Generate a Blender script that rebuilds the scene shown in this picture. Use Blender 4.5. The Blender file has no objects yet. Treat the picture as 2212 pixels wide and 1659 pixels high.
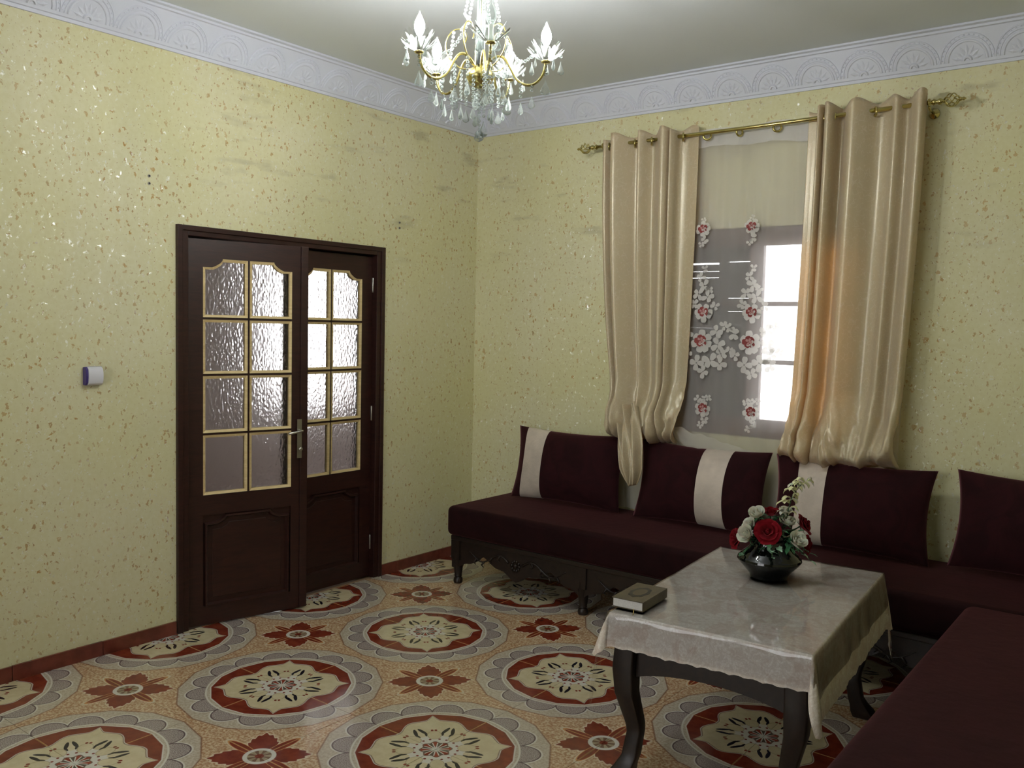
import bpy, bmesh, math, random
from mathutils import Vector, Matrix, noise
random.seed(7)
PI = math.pi
S = bpy.context.scene
COL = S.collection

# ------------------------------------------------------------------ camera
CAM = Vector((3.960, -4.710, 1.574)); FPX = 1918.9
yaw, pitch, roll = math.radians(-37.578), math.radians(-3.756), math.radians(1.289)
fw = Vector((math.sin(yaw)*math.cos(pitch), math.cos(yaw)*math.cos(pitch), math.sin(pitch)))
rt0 = Vector((math.cos(yaw), -math.sin(yaw), 0)); up0 = rt0.cross(fw)
rt = rt0*math.cos(roll)+up0*math.sin(roll); up = -rt0*math.sin(roll)+up0*math.cos(roll)
cd = bpy.data.cameras.new('camera'); cam = bpy.data.objects.new('camera', cd); COL.objects.link(cam)
cd.sensor_width = 36; cd.lens = 36*FPX/2212; cd.clip_start = .05
cam.matrix_world = Matrix(((rt.x, up.x, -fw.x, CAM.x), (rt.y, up.y, -fw.y, CAM.y), (rt.z, up.z, -fw.z, CAM.z), (0, 0, 0, 1)))
S.camera = cam
def ray(px, py): return fw + rt*((px-1106)/FPX) + up*((829.5-py)/FPX)
def at_depth(px, py, d): return CAM + ray(px, py)*d
def on_y(px, py, y): r = ray(px, py); return CAM + r*((y-CAM.y)/r.y)

# ------------------------------------------------------------------ light and exposure
SKY = 6.0            # overcast daylight
BULB = 770.0         # each lit candle bulb
S.view_settings.view_transform = 'Standard'; S.view_settings.look = 'None'
S.view_settings.exposure = 0.0; S.view_settings.gamma = 1; S.view_settings.use_curve_mapping = False
w = bpy.data.worlds.new('overcast_sky'); S.world = w; w.use_nodes = True
bg = w.node_tree.nodes['Background']; bg.inputs[0].default_value = (.98, .98, 1, 1); bg.inputs[1].default_value = SKY
try:
    S.cycles.use_denoising = True; S.cycles.caustics_reflective = False; S.cycles.caustics_refractive = False
    S.cycles.sample_clamp_indirect = 6; S.cycles.max_bounces = 7; S.cycles.transparent_max_bounces = 16
    S.cycles.diffuse_bounces = 3; S.cycles.glossy_bounces = 3; S.cycles.transmission_bounces = 5
    S.cycles.use_adaptive_sampling = True; S.cycles.adaptive_threshold = .2; S.cycles.adaptive_min_samples = 16
except Exception: pass
def portal(name, loc, rot, sx, sy):
    l = bpy.data.lights.new(name, 'AREA'); l.shape = 'RECTANGLE'; l.size = sx; l.size_y = sy
    l.cycles.is_portal = True
    o = bpy.data.objects.new(name, l); o.location = loc; o.rotation_euler = rot; COL.objects.link(o)

# ------------------------------------------------------------------ material helpers
def lin(c): 
    c = c/255; return c/12.92 if c <= .04045 else ((c+.055)/1.055)**2.4
def rgb(r, g, b): return (lin(r), lin(g), lin(b), 1)
class X:
    def __init__(s, nt, sock): s.nt = nt; s.k = sock
    def _m(s, op, *o, clamp=False):
        n = s.nt.nodes.new('ShaderNodeMath'); n.operation = op; n.use_clamp = clamp
        for i, v in enumerate((s,)+o):
            if isinstance(v, X): s.nt.links.new(v.k, n.inputs[i])
            else: n.inputs[i].default_value = v
        return X(s.nt, n.outputs[0])
    def __add__(s, o): return s._m('ADD', o)
    __radd__ = __add__
    def __sub__(s, o): return s._m('SUBTRACT', o)
    def __rsub__(s, o): return (s*-1)+o
    def __mul__(s, o): return s._m('MULTIPLY', o)
    __rmul__ = __mul__
    def __truediv__(s, o): return s._m('DIVIDE', o)
    def __lt__(s, o): return s._m('LESS_THAN', o)
    def __gt__(s, o): return s._m('GREATER_THAN', o)
    def pw(s, o): return s._m('POWER', o)
    def sq(s): return s*s
    def sqrt(s): return s._m('SQRT')
    def abs(s): return s._m('ABSOLUTE')
    def sin(s): return s._m('SINE')
    def cos(s): return s._m('COSINE')
    def atan2(s, o): return s._m('ARCTAN2', o)
    def mod(s, m): return s._m('FLOORED_MODULO', m)
    def mn(s, o): return s._m('MINIMUM', o)
    def mx(s, o): return s._m('MAXIMUM', o)
    def ss(s, a, b, lo=0., hi=1.):
        n = s.nt.nodes.new('ShaderNodeMapRange'); n.interpolation_type = 'SMOOTHSTEP'
        s.nt.links.new(s.k, n.inputs[0])
        for i, v in enumerate((a, b, lo, hi)): n.inputs[i+1].default_value = v
        return X(s.nt, n.outputs[0])
def colmix(nt, f, a, b, blend='MIX'):
    n = nt.nodes.new('ShaderNodeMix'); n.data_type = 'RGBA'; n.blend_type = blend
    for i, v in ((0, f), (6, a), (7, b)):
        if isinstance(v, X): v = v.k
        if isinstance(v, bpy.types.NodeSocket): nt.links.new(v, n.inputs[i])
        else: n.inputs[i].default_value = v
    return n.outputs[2]
def newmat(name):
    m = bpy.data.materials.new(name); m.use_nodes = True
    nt = m.node_tree; p = nt.nodes['Principled BSDF']
    return m, nt, p
def setp(nt, p, **k):
    for a, v in k.items():
        s = p.inputs[a.replace('_', ' ')]
        if isinstance(v, X): v = v.k
        if isinstance(v, bpy.types.NodeSocket): nt.links.new(v, s)
        else: s.default_value = v
def pos(nt, obj=False, scale=None):
    if obj: n = nt.nodes.new('ShaderNodeTexCoord'); o = n.outputs['Object']
    else: n = nt.nodes.new('ShaderNodeNewGeometry'); o = n.outputs['Position']
    if scale:
        mp = nt.nodes.new('ShaderNodeMapping'); mp.inputs['Scale'].default_value = scale
        nt.links.new(o, mp.inputs[0]); o = mp.outputs[0]
    return o
def sep(nt, o):
    n = nt.nodes.new('ShaderNodeSeparateXYZ'); nt.links.new(o, n.inputs[0]); return [X(nt, q) for q in n.outputs]
def noi(nt, vec, scale, detail=3, rough=.5, dist=0.):
    n = nt.nodes.new('ShaderNodeTexNoise'); nt.links.new(vec, n.inputs['Vector'])
    n.inputs['Scale'].default_value = scale; n.inputs['Detail'].default_value = detail
    n.inputs['Roughness'].default_value = rough; n.inputs['Distortion'].default_value = dist
    return X(nt, n.outputs['Fac'])
def vor(nt, vec, scale, feature='F1', rnd=1.):
    n = nt.nodes.new('ShaderNodeTexVoronoi'); n.feature = feature; nt.links.new(vec, n.inputs['Vector'])
    n.inputs['Scale'].default_value = scale; n.inputs['Randomness'].default_value = rnd
    return n
def bump(nt, h, strength=.3, dist=.01, normal=None):
    n = nt.nodes.new('ShaderNodeBump'); nt.links.new(h.k, n.inputs['Height'])
    n.inputs['Strength'].default_value = strength; n.inputs['Distance'].default_value = dist
    if normal: nt.links.new(normal, n.inputs['Normal'])
    return n.outputs[0]
def simple(name, c, rough=.5, metal=0., var=.0, vscale=20, bmp=0, bscale=60, **k):
    m, nt, p = newmat(name); setp(nt, p, Roughness=rough, Metallic=metal, **k)
    if var:
        o = pos(nt, True); f = noi(nt, o, vscale, 4)
        d = tuple(x*(1-var) for x in c[:3])+(1,); l = tuple(min(1, x*(1+var)) for x in c[:3])+(1,)
        setp(nt, p, Base_Color=colmix(nt, f.ss(.3, .7), d, l))
    else: setp(nt, p, Base_Color=c)
    if bmp: setp(nt, p, Normal=bump(nt, noi(nt, pos(nt, True), bscale, 3), bmp, .01))
    return m

# ------------------------------------------------------------------ mesh helpers
class MB:
    def __init__(s): s.v = []; s.f = []; s.mi = []; s.cur = 0
    def add(s, v, f):
        b = len(s.v); s.v += [tuple(q) for q in v]; s.f += [tuple(i+b for i in q) for q in f]; s.mi += [s.cur]*len(f); return s
    def box(s, x0, x1, y0, y1, z0, z1):
        v = [(x, y, z) for x in (x0, x1) for y in (y0, y1) for z in (z0, z1)]
        return s.add(v, [(0, 1, 3, 2), (4, 6, 7, 5), (0, 4, 5, 1), (2, 3, 7, 6), (0, 2, 6, 4), (1, 5, 7, 3)])
    def lathe(s, prof, n=24, c=(0, 0, 0), axis='z', cap=True):
        v = []; f = []
        for r, z in prof:
            for k in range(n):
                a = 2*PI*k/n; q = (r*math.cos(a), r*math.sin(a), z)
                if axis == 'x': q = (z, q[0], q[1])
                if axis == 'y': q = (q[0], z, q[1])
                v.append((c[0]+q[0], c[1]+q[1], c[2]+q[2]))
        m = len(prof)
        for i in range(m-1):
            for k in range(n):
                f.append((i*n+k, i*n+(k+1) % n, (i+1)*n+(k+1) % n, (i+1)*n+k))
        if cap: f.append(tuple(reversed(range(n)))); f.append(tuple(range((m-1)*n, m*n)))
        return s.add(v, f)
    def tube(s, path, r, n=8, closed=False):
        path = [Vector(q) for q in path]; m = len(path); v = []; f = []
        rr = r if isinstance(r, (list, tuple)) else [r]*m
        nrm = None
        for i, q in enumerate(path):
            if closed: t = path[(i+1) % m]-path[i-1]
            else: t = path[min(i+1, m-1)]-path[max(i-1, 0)]
            t.normalize()
            if nrm is None:
                nrm = t.orthogonal().normalized()
            else:
                nrm = (nrm-t*nrm.dot(t)); nrm = nrm.normalized() if nrm.length > 1e-6 else t.orthogonal().normalized()
            b = t.cross(nrm)
            for k in range(n):
                a = 2*PI*k/n; v.append(q+(nrm*math.cos(a)+b*math.sin(a))*rr[i])
        for i in range(m if closed else m-1):
            for k in range(n):
                j = (i+1) % m
                f.append((i*n+k, i*n+(k+1) % n, j*n+(k+1) % n, j*n+k))
        if not closed: f.append(tuple(reversed(range(n)))); f.append(tuple(range((m-1)*n, m*n)))
        return s.add(v, f)
    def grid(s, fn, nu, nv, wrap=False):
        v = [fn(i/nu, j/nv) for j in range(nv+1) for i in range(nu if wrap else nu+1)]
        W = nu if wrap else nu+1
        f = [(j*W+i, j*W+(i+1) % W, (j+1)*W+(i+1) % W, (j+1)*W+i) for j in range(nv) for i in range(nu)]
        return s.add(v, f)
    def poly(s, pts, depth, plane='yz', off=0.):
        # prism of a 2d outline; plane yz -> thickness along x, xz -> along y, xy -> along z
        n = len(pts); mk = {'yz': lambda a, b, d: (d, a, b), 'xz': lambda a, b, d: (a, d, b), 'xy': lambda a, b, d: (a, b, d)}[plane]
        v = [mk(a, b, off) for a, b in pts]+[mk(a, b, off+depth) for a, b in pts]
        return s.add(v, [tuple(range(n)), tuple(range(2*n-1, n-1, -1))]+[(i, (i+1) % n, (i+1) % n+n, i+n) for i in range(n)])
    def mesh(s, name, mats, smooth=False, bevel=0, angle=None):
        me = bpy.data.meshes.new(name); me.from_pydata(s.v, [], s.f)
        for m in (mats if isinstance(mats, (list, tuple)) else [mats]): me.materials.append(m)
        for i, pl in enumerate(me.polygons): pl.material_index = s.mi[i]
        bm = bmesh.new(); bm.from_mesh(me)
        bmesh.ops.recalc_face_normals(bm, faces=bm.faces)
        if bevel:
            ed = [e for e in bm.edges if len(e.link_faces) == 2 and e.calc_face_angle() > .6]
            bmesh.ops.bevel(bm, geom=ed, offset=bevel, segments=2, profile=.5, affect='EDGES')
        bm.to_mesh(me); bm.free()
        if smooth:
            for pl in me.polygons: pl.use_smooth = True
            if angle:
                me.set_sharp_from_angle(angle=angle)
        return me
    def obj(s, name, mats, parent=None, **k):
        return link(name, s.mesh(name, mats, **k), parent)
def link(name, me, parent=None, loc=(0, 0, 0), rot=(0, 0, 0)):
    o = bpy.data.objects.new(name, me); COL.objects.link(o); o.location = loc; o.rotation_euler = rot
    if parent: o.parent = parent
    return o
def tag(o, label, cat, group=None):
    o['label'] = label; o['category'] = cat
    if group: o['group'] = group
    return o
def thing(name, label, cat, loc=(0, 0, 0), rot=(0, 0, 0), group=None):
    return tag(link(name, None, None, loc, rot), label, cat, group)
def struct(o): o['kind'] = 'structure'; return o
def catmull(pts, n):
    pts = [Vector(q) for q in pts]; out = []
    L = len(pts)-1
    for i in range(n+1):
        t = i/n*L; k = min(int(t), L-1); u = t-k
        p0, p1, p2, p3 = pts[max(k-1, 0)], pts[k], pts[k+1], pts[min(k+2, L)]
        out.append(.5*((2*p1)+(p2-p0)*u+(2*p0-5*p1+4*p2-p3)*u*u+(3*p1-p0-3*p2+p3)*u**3))
    return out
def interp(tab, t):
    for (a, va), (b, vb) in zip(tab, tab[1:]):
        if t <= b: return va+(vb-va)*(t-a)/(b-a)
    return tab[-1][1]

# ------------------------------------------------------------------ materials
def wall_material():
    m, nt, p = newmat('flecked_silk_plaster')
    P = pos(nt); n1 = noi(nt, P, 1.3, 3); n2 = noi(nt, P, 45, 2)
    base = colmix(nt, n1.ss(.3, .7), rgb(222, 218, 170), rgb(226, 222, 186))
    base = colmix(nt, (n2.ss(.35, .65))*.25, base, rgb(212, 204, 148))
    nn = nt.nodes.new('ShaderNodeTexNoise'); nt.links.new(P, nn.inputs['Vector']); nn.inputs['Scale'].default_value = 38; nn.inputs['Detail'].default_value = 3; nn.inputs['Roughness'].default_value = .65
    def fleck(scale, thr, vs, ds):
        wv = nt.nodes.new('ShaderNodeMapping'); wv.inputs['Scale'].default_value = vs; nt.links.new(P, wv.inputs[0])
        ad = nt.nodes.new('ShaderNodeVectorMath'); ad.operation = 'MULTIPLY_ADD'
        nt.links.new(nn.outputs['Color'], ad.inputs[0]); ad.inputs[1].default_value = (ds,)*3; nt.links.new(wv.outputs[0], ad.inputs[2])
        v = vor(nt, ad.outputs[0], scale); d = X(nt, v.outputs['Distance']); c = sep(nt, v.outputs['Color'])
        return (d-c[0]*thr-(c[1]-.75)*.05).ss(-.03, .03, 1, 0)*(c[2] > .35), c, v
    f1, c1, _ = fleck(26, .30, (1, 1, .8), .045)
    f2, c2, _ = fleck(44, .30, (1, 1, .7), .04)
    dens = noi(nt, P, 1.6, 2).ss(.3, .65, .55, 1)
    base = colmix(nt, f1*dens*.6, base, colmix(nt, c1[1], rgb(176, 122, 50), rgb(196, 152, 70)))
    base = colmix(nt, f2*dens*.75, base, colmix(nt, c2[1], rgb(158, 112, 56), rgb(186, 142, 70)))
    f4, c4, _ = fleck(95, .34, (1, 1, .6), .03)
    base = colmix(nt, f4*dens*.5, base, colmix(nt, c4[1], rgb(176, 138, 66), rgb(150, 112, 60)))
    # soot smudges high up on the plaster
    x, y, z = sep(nt, P)
    sm = noi(nt, pos(nt, False, (2.2, 2.2, 9)), 1.1, 3, .55).ss(.56, .74)*z.ss(1.7, 2.4)*y.ss(-2.3, -1.9)
    base = colmix(nt, sm*.35, base, rgb(125, 112, 90))
    setp(nt, p, Base_Color=base, Roughness=.75)
    p.inputs['Specular IOR Level'].default_value = .3
    # mica flakes: small mirrors with their own tilt
    f3, c3, v3 = fleck(58, .34, (1, 1, .7), .06)
    g = nt.nodes.new('ShaderNodeBsdfAnisotropic'); g.inputs['Roughness'].default_value = .44; g.inputs['Color'].default_value = (.95, .97, 1, 1)
    geo = nt.nodes.new('ShaderNodeNewGeometry')
    ma = nt.nodes.new('ShaderNodeVectorMath'); ma.operation = 'MULTIPLY_ADD'
    nt.links.new(v3.outputs['Color'], ma.inputs[0]); ma.inputs[1].default_value = (.7,)*3
    sb = nt.nodes.new('ShaderNodeVectorMath'); sb.operation = 'SUBTRACT'; nt.links.new(geo.outputs['Normal'], sb.inputs[0]); sb.inputs[1].default_value = (.35,)*3
    nt.links.new(sb.outputs[0], ma.inputs[2])
    nz = nt.nodes.new('ShaderNodeVectorMath'); nz.operation = 'NORMALIZE'; nt.links.new(ma.outputs[0], nz.inputs[0]); nt.links.new(nz.outputs[0], g.inputs['Normal'])
    mixn = nt.nodes.new('ShaderNodeMixShader'); nt.links.new((f3*.4).k, mixn.inputs[0])
    nt.links.new(p.outputs[0], mixn.inputs[1]); nt.links.new(g.outputs[0], mixn.inputs[2])
    nt.links.new(mixn.outputs[0], nt.nodes['Material Output'].inputs[0])
    return m
def tile_material():
    m, nt, p = newmat('printed_floor_tile')
    Pn = pos(nt); x, y, z = sep(nt, Pn)
    u = (x-.909)/.9; v = (y+2.3283)/.9
    n_hi = noi(nt, Pn, 90, 3, .6); n_md = noi(nt, Pn, 22, 4, .6); n_vh = noi(nt, Pn, 260, 2)
    bgc = colmix(nt, n_hi.ss(.38, .62), rgb(178, 136, 100), rgb(226, 204, 170))
    bgc = colmix(nt, n_md.ss(.45, .7)*.5, bgc, rgb(164, 112, 78))
    red = colmix(nt, n_md.ss(.3, .7), rgb(116, 42, 30), rgb(138, 60, 40))
    tan = rgb(206, 158, 106); white = rgb(224, 220, 210); cream = colmix(nt, n_md.ss(.3, .7), rgb(210, 196, 158), rgb(222, 210, 176))
    lil = colmix(nt, n_vh.ss(.42, .58), rgb(136, 120, 118), rgb(188, 178, 170)); navy = rgb(30, 28, 42); beige = colmix(nt, n_hi.ss(.4, .6), rgb(188, 174, 154), rgb(208, 198, 180))
    U = (u+.5).mod(1.)-.5; V = (v+.5).mod(1.)-.5
    r = (U*U+V*V).sqrt(); th = V.atan2(U); a = 2*PI/16
    ph = th.mod(a)-a/2; rp = r*ph.cos()
    aa = .004
    c = colmix(nt, rp.ss(.474-aa, .474+aa, 1, 0), bgc, colmix(nt, n_vh.ss(.4, .5), rgb(96, 56, 44), rgb(150, 110, 84)))
    c = colmix(nt, rp.ss(.468-aa, .468+aa, 1, 0), c, beige)
    el = (((r-.362)/.070).sq()+((r*ph)/.070).sq())
    c = colmix(nt, el.ss(1.25, 1.38, 1, 0), c, white)
    c = colmix(nt, el.ss(1.05, 1.12, 1, 0), c, rgb(104, 88, 88))
    c = colmix(nt, el.ss(.86, .95, 1, 0), c, lil)
    c = colmix(nt, r.ss(.349, .353, 1, 0), c, beige)
    c = colmix(nt, ((r-.346).abs()).ss(.002, .005, 1, 0), c, white)
    c = colmix(nt, rp.ss(.326, .330, 1, 0), c, white)
    c = colmix(nt, rp.ss(.320, .324, 1, 0), c, red)
    ax = (U.abs()).mn(V.abs())
    c = colmix(nt, ax.ss(.002, .004, 1, 0)*(rp < .322), c, tan)
    ps = (th.mod(PI/2)-PI/4).abs()/(PI/4)
    R = .262+((1-ps/.16).mx(0.)).pw(1.7)*.044-ps.ss(.42, .95)*.050+(ps*9.4).cos()*.003
    c = colmix(nt, (r-R).ss(.006, .010, 1, 0), c, white)
    c = colmix(nt, (r-R).ss(.003, .006, 1, 0), c, rgb(150, 130, 110))
    c = colmix(nt, (r-R).ss(-.002, .001, 1, 0), c, cream)
    f8 = (th+PI/8).mod(PI/4)-PI/8
    A = r*f8.cos(); B = (r*f8.sin()).abs()
    def ell(a0, b0, ang, la, lb):
        ca, sa = math.cos(ang), math.sin(ang)
        return ((((A-a0)*ca+(B-b0)*sa)/la).sq()+(((B-b0)*ca-(A-a0)*sa)/lb).sq()).ss(.85, 1.1, 1, 0)
    c = colmix(nt, (r-(f8*8).cos()*.012).ss(.128, .134, 1, 0), c, white)
    c = colmix(nt, ell(.128, 0, 0, .040, .031), c, rgb(176, 160, 128))
    c = colmix(nt, ell(.128, 0, 0, .037, .028), c, cream)
    c = colmix(nt, ell(.163, .050, .62, .034, .0085), c, navy)
    c = colmix(nt, ell(.135, .036, .15, .018, .005), c, navy)
    c = colmix(nt, ell(.172, .008, 0, .008, .006), c, red)
    c = colmix(nt, ell(.088, .020, .4, .006, .006), c, red)
    st = (f8*8).cos()
    c = colmix(nt, (r-st*.006).ss(.062, .066, 1, 0), c, rgb(120, 96, 84))
    c = colmix(nt, (r-st*.006).ss(.057, .060, 1, 0), c, colmix(nt, st.ss(-.2, .2), rgb(92, 80, 70), rgb(150, 66, 48)))
    c = colmix(nt, ((f8.abs()-PI/16).abs()*r).ss(.0015, .0035, 1, 0)*(r < .056), c, white)
    c = colmix(nt, r.ss(.012, .016, 1, 0), c, white)
    # leaf star in the middle between four medallions
    U2 = u.mod(1.)-.5; V2 = v.mod(1.)-.5; r2 = (U2*U2+V2*V2).sqrt(); t2 = V2.atan2(U2)
    q2 = (t2.mod(PI/2)-PI/4).abs()/(PI/4)
    R2 = .092+((1-q2/.8).mx(0.)).pw(.8)*.106+(q2*30).cos()*.006
    aX = (U2.abs()).mx(V2.abs()); bX = (U2.abs()).mn(V2.abs())
    le = ((aX-.118)/.088).sq()+(bX/.024).sq()
    c = colmix(nt, (r2-R2).ss(.010, .014, 1, 0), c, rgb(222, 206, 178))
    c = colmix(nt, le.ss(1.3, 1.5, 1, 0), c, rgb(222, 206, 178))
    c = colmix(nt, (r2-R2).ss(.0, .004, 1, 0), c, red)
    c = colmix(nt, le.ss(.95, 1.1, 1, 0), c, rgb(206, 150, 96))
    c = colmix(nt, le.ss(.72, .85, 1, 0), c, red)
    c = colmix(nt, bX.ss(.002, .004, 1, 0)*(aX < .2), c, tan)
    c = colmix(nt, r2.ss(.064, .068, 1, 0), c, white)
    c = colmix(nt, r2.ss(.046, .050, 1, 0), c, colmix(nt, (t2*8).cos().ss(-.3, .3), rgb(120, 92, 72), rgb(176, 160, 132)))
    c = colmix(nt, r2.ss(.016, .020, 1, 0), c, red)
    setp(nt, p, Base_Color=c, Roughness=.16)
    p.inputs['Specular IOR Level'].default_value = .45
    return m
def wood(name, a, b, rough=.45, sc=(3, 3, 22)):
    m, nt, p = newmat(name); o = pos(nt, True, sc)
    f = noi(nt, o, 2.2, 5, .6, 1.2); setp(nt, p, Base_Color=colmix(nt, f.ss(.3, .7), a, b), Roughness=rough)
    setp(nt, p, Normal=bump(nt, f, .12, .004)); return m
def satin(name):
    m, nt, p = newmat(name); o = pos(nt)
    v = vor(nt, o, 42, 'DISTANCE_TO_EDGE'); e = X(nt, v.outputs['Distance'])
    f = noi(nt, o, 30, 3, .5, 1.5)
    cr = e.ss(.02, .10, 1, 0)*f.ss(.42, .6)
    setp(nt, p, Base_Color=colmix(nt, cr, rgb(230, 221, 186), rgb(244, 237, 212)), Roughness=.29, Metallic=.1, Sheen_Weight=.3)
    setp(nt, p, Normal=bump(nt, cr+noi(nt, o, 300, 1)*.3, .15, .002))
    p.inputs['Specular IOR Level'].default_value = .7
    t = nt.nodes.new('ShaderNodeBsdfTranslucent'); t.inputs[0].default_value = rgb(240, 196, 130)
    mx = nt.nodes.new('ShaderNodeMixShader'); mx.inputs[0].default_value = .38
    nt.links.new(p.outputs[0], mx.inputs[1]); nt.links.new(t.outputs[0], mx.inputs[2])
    nt.links.new(mx.outputs[0], nt.nodes['Material Output'].inputs[0]); return m
def sheer(name, cover, c=(.86, .83, .80, 1)):
    m, nt, p = newmat(name)
    setp(nt, p, Base_Color=c, Roughness=.8)
    tl = nt.nodes.new('ShaderNodeBsdfTranslucent'); tl.inputs[0].default_value = c
    tr = nt.nodes.new('ShaderNodeBsdfTransparent')
    a = nt.nodes.new('ShaderNodeMixShader'); a.inputs[0].default_value = .35
    nt.links.new(p.outputs[0], a.inputs[1]); nt.links.new(tl.outputs[0], a.inputs[2])
    b = nt.nodes.new('ShaderNodeMixShader'); b.inputs[0].default_value = cover
    nt.links.new(tr.outputs[0], b.inputs[1]); nt.links.new(a.outputs[0], b.inputs[2])
    nt.links.new(b.outputs[0], nt.nodes['Material Output'].inputs[0]); return m
def velvet(name, c, sh):
    m, nt, p = newmat(name); o = pos(nt)
    f = noi(nt, o, 7, 3, .6, 1.)
    d = tuple(q*.75 for q in c[:3])+(1,); l = tuple(q*1.3 for q in c[:3])+(1,)
    setp(nt, p, Base_Color=colmix(nt, f.ss(.3, .7), d, l), Roughness=.85, Sheen_Weight=.7, Sheen_Roughness=.45, Sheen_Tint=sh)
    p.inputs['Specular IOR Level'].default_value = .15
    setp(nt, p, Normal=bump(nt, noi(nt, o, 25, 3), .25, .006)); return m
def lace(name):
    m, nt, p = newmat(name); o = pos(nt)
    f = noi(nt, o, 34, 3, .6, 2.); g = vor(nt, o, 120, 'DISTANCE_TO_EDGE'); e = X(nt, g.outputs['Distance'])
    w_ = noi(nt, o, 9, 2, .5, 1.5).ss(.45, .6)
    c = colmix(nt, f.ss(.45, .6), rgb(228, 218, 206), rgb(244, 237, 227))
    c = colmix(nt, e.ss(.03, .12, 1, 0)*.4, c, rgb(214, 200, 180)); c = colmix(nt, w_*.3, c, rgb(190, 150, 124))
    setp(nt, p, Base_Color=c, Roughness=.55, Normal=bump(nt, f+e*.6, .3, .002)); return m
def clear_sheet(name):
    m, nt, p = newmat(name); nt.nodes.remove(p)
    tr = nt.nodes.new('ShaderNodeBsdfTransparent'); tr.inputs[0].default_value = (.96, .96, .96, 1)
    g = nt.nodes.new('ShaderNodeBsdfGlossy'); g.inputs['Roughness'].default_value = .06
    o = pos(nt); nb = bump(nt, noi(nt, o, 5, 2), .05, .01); nt.links.new(nb, g.inputs['Normal'])
    fr = nt.nodes.new('ShaderNodeFresnel'); fr.inputs[0].default_value = 1.5
    mx = nt.nodes.new('ShaderNodeMixShader'); nt.links.new(fr.outputs[0], mx.inputs[0])
    nt.links.new(tr.outputs[0], mx.inputs[1]); nt.links.new(g.outputs[0], mx.inputs[2])
    nt.links.new(mx.outputs[0], nt.nodes['Material Output'].inputs[0]); return m
def hammered(name):
    m, nt, p = newmat(name); o = pos(nt, False, (1, 1, .62))
    nn = nt.nodes.new('ShaderNodeTexNoise'); nt.links.new(o, nn.inputs['Vector']); nn.inputs['Scale'].default_value = 14
    ad = nt.nodes.new('ShaderNodeVectorMath'); ad.operation = 'MULTIPLY_ADD'; nt.links.new(nn.outputs['Color'], ad.inputs[0]); ad.inputs[1].default_value = (.025,)*3; nt.links.new(o, ad.inputs[2])
    v = vor(nt, ad.outputs[0], 82, 'SMOOTH_F1', .75)
    setp(nt, p, Base_Color=(.95, .94, .95, 1), Roughness=.22, Transmission_Weight=1., IOR=1.45, Normal=bump(nt, X(nt, v.outputs['Distance']), .7, .004)); return m
def emis(name, c, s):
    m, nt, p = newmat(name); setp(nt, p, Base_Color=(.9, .9, .9, 1), Emission_Color=c, Emission_Strength=s); return m

M_wall = wall_material(); M_tile = tile_material()
M_grout = simple('grout', rgb(150, 122, 92), .9)
M_ceil = simple('matt_ceiling_paint', rgb(232, 238, 241), .9, bmp=.05)
M_plaster = simple('white_plaster', rgb(222, 226, 238), .8)
M_skirt = simple('red_brown_tile', rgb(112, 54, 42), .25, var=.25, vscale=14)
M_door = wood('dark_brown_door_wood', rgb(38, 17, 13), rgb(54, 26, 19), .42)
M_bead = wood('pale_glazing_bead', rgb(212, 186, 132), rgb(230, 208, 156), .55)
M_ham = hammered('hammered_glass')
M_steel = simple('worn_steel', rgb(190, 188, 180), .3, 1.)
M_winwood = wood('window_wood', rgb(74, 44, 36), rgb(98, 60, 48), .45)
M_glass = None
def _g():
    m, nt, p = newmat('window_glass'); nt.nodes.remove(p)
    tr = nt.nodes.new('ShaderNodeBsdfTransparent'); g = nt.nodes.new('ShaderNodeBsdfGlossy'); g.inputs['Roughness'].default_value = .02
    fr = nt.nodes.new('ShaderNodeFresnel'); mx = nt.nodes.new('ShaderNodeMixShader'); nt.links.new(fr.outputs[0], mx.inputs[0])
    nt.links.new(tr.outputs[0], mx.inputs[1]); nt.links.new(g.outputs[0], mx.inputs[2]); nt.links.new(mx.outputs[0], nt.nodes['Material Output'].inputs[0]); return m
M_glass = _g()
M_brass = simple('brass', rgb(196, 182, 118), .24, 1.)
M_satin = satin('champagne_satin')
M_sheer = sheer('white_voile', .44)
M_sheerband = sheer('voile_header', .72, (.9, .88, .88, 1))
M_emb = sheer('white_embroidery', .86, (.9, .88, .84, 1)); M_embred = simple('rose_thread', rgb(140, 62, 60), .8); M_embgr = simple('pale_pink_thread', rgb(196, 150, 144), .8)
M_velvet = velvet('burgundy_velvet', rgb(40, 12, 16), (.34, .12, .14, 1))
M_velvet2 = velvet('burgundy_velvet_seat', rgb(31, 9, 11), (.16, .05, .055, 1))
M_stripe = simple('champagne_stripe_fabric', rgb(206, 192, 178), .55, var=.12, vscale=8, bmp=.2, Sheen_Weight=.3)
M_dark = wood('carved_dark_wood', rgb(24, 16, 12), rgb(40, 27, 19), .42, (12, 12, 12))
M_lace = lace('beige_lace'); M_clear = clear_sheet('clear_vinyl')
M_black = simple('black_glaze', rgb(10, 12, 12), .08)
def thin_glass(name, clear, ior, c=(.66, .70, .68, 1)):
    m, nt, p = newmat(name); setp(nt, p, Base_Color=c, Roughness=.08, Metallic=.0)
    p.inputs['Specular IOR Level'].default_value = 1.
    tr = nt.nodes.new('ShaderNodeBsdfTransparent'); tr.inputs[0].default_value = (.97, .99, .98, 1)
    lw = nt.nodes.new('ShaderNodeFresnel'); lw.inputs[0].default_value = ior
    f = X(nt, lw.outputs[0])+(1-clear)
    mx = nt.nodes.new('ShaderNodeMixShader'); nt.links.new(f.mn(1.).k, mx.inputs[0])
    nt.links.new(tr.outputs[0], mx.inputs[1]); nt.links.new(p.outputs[0], mx.inputs[2])
    nt.links.new(mx.outputs[0], nt.nodes['Material Output'].inputs[0]); return m
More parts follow.
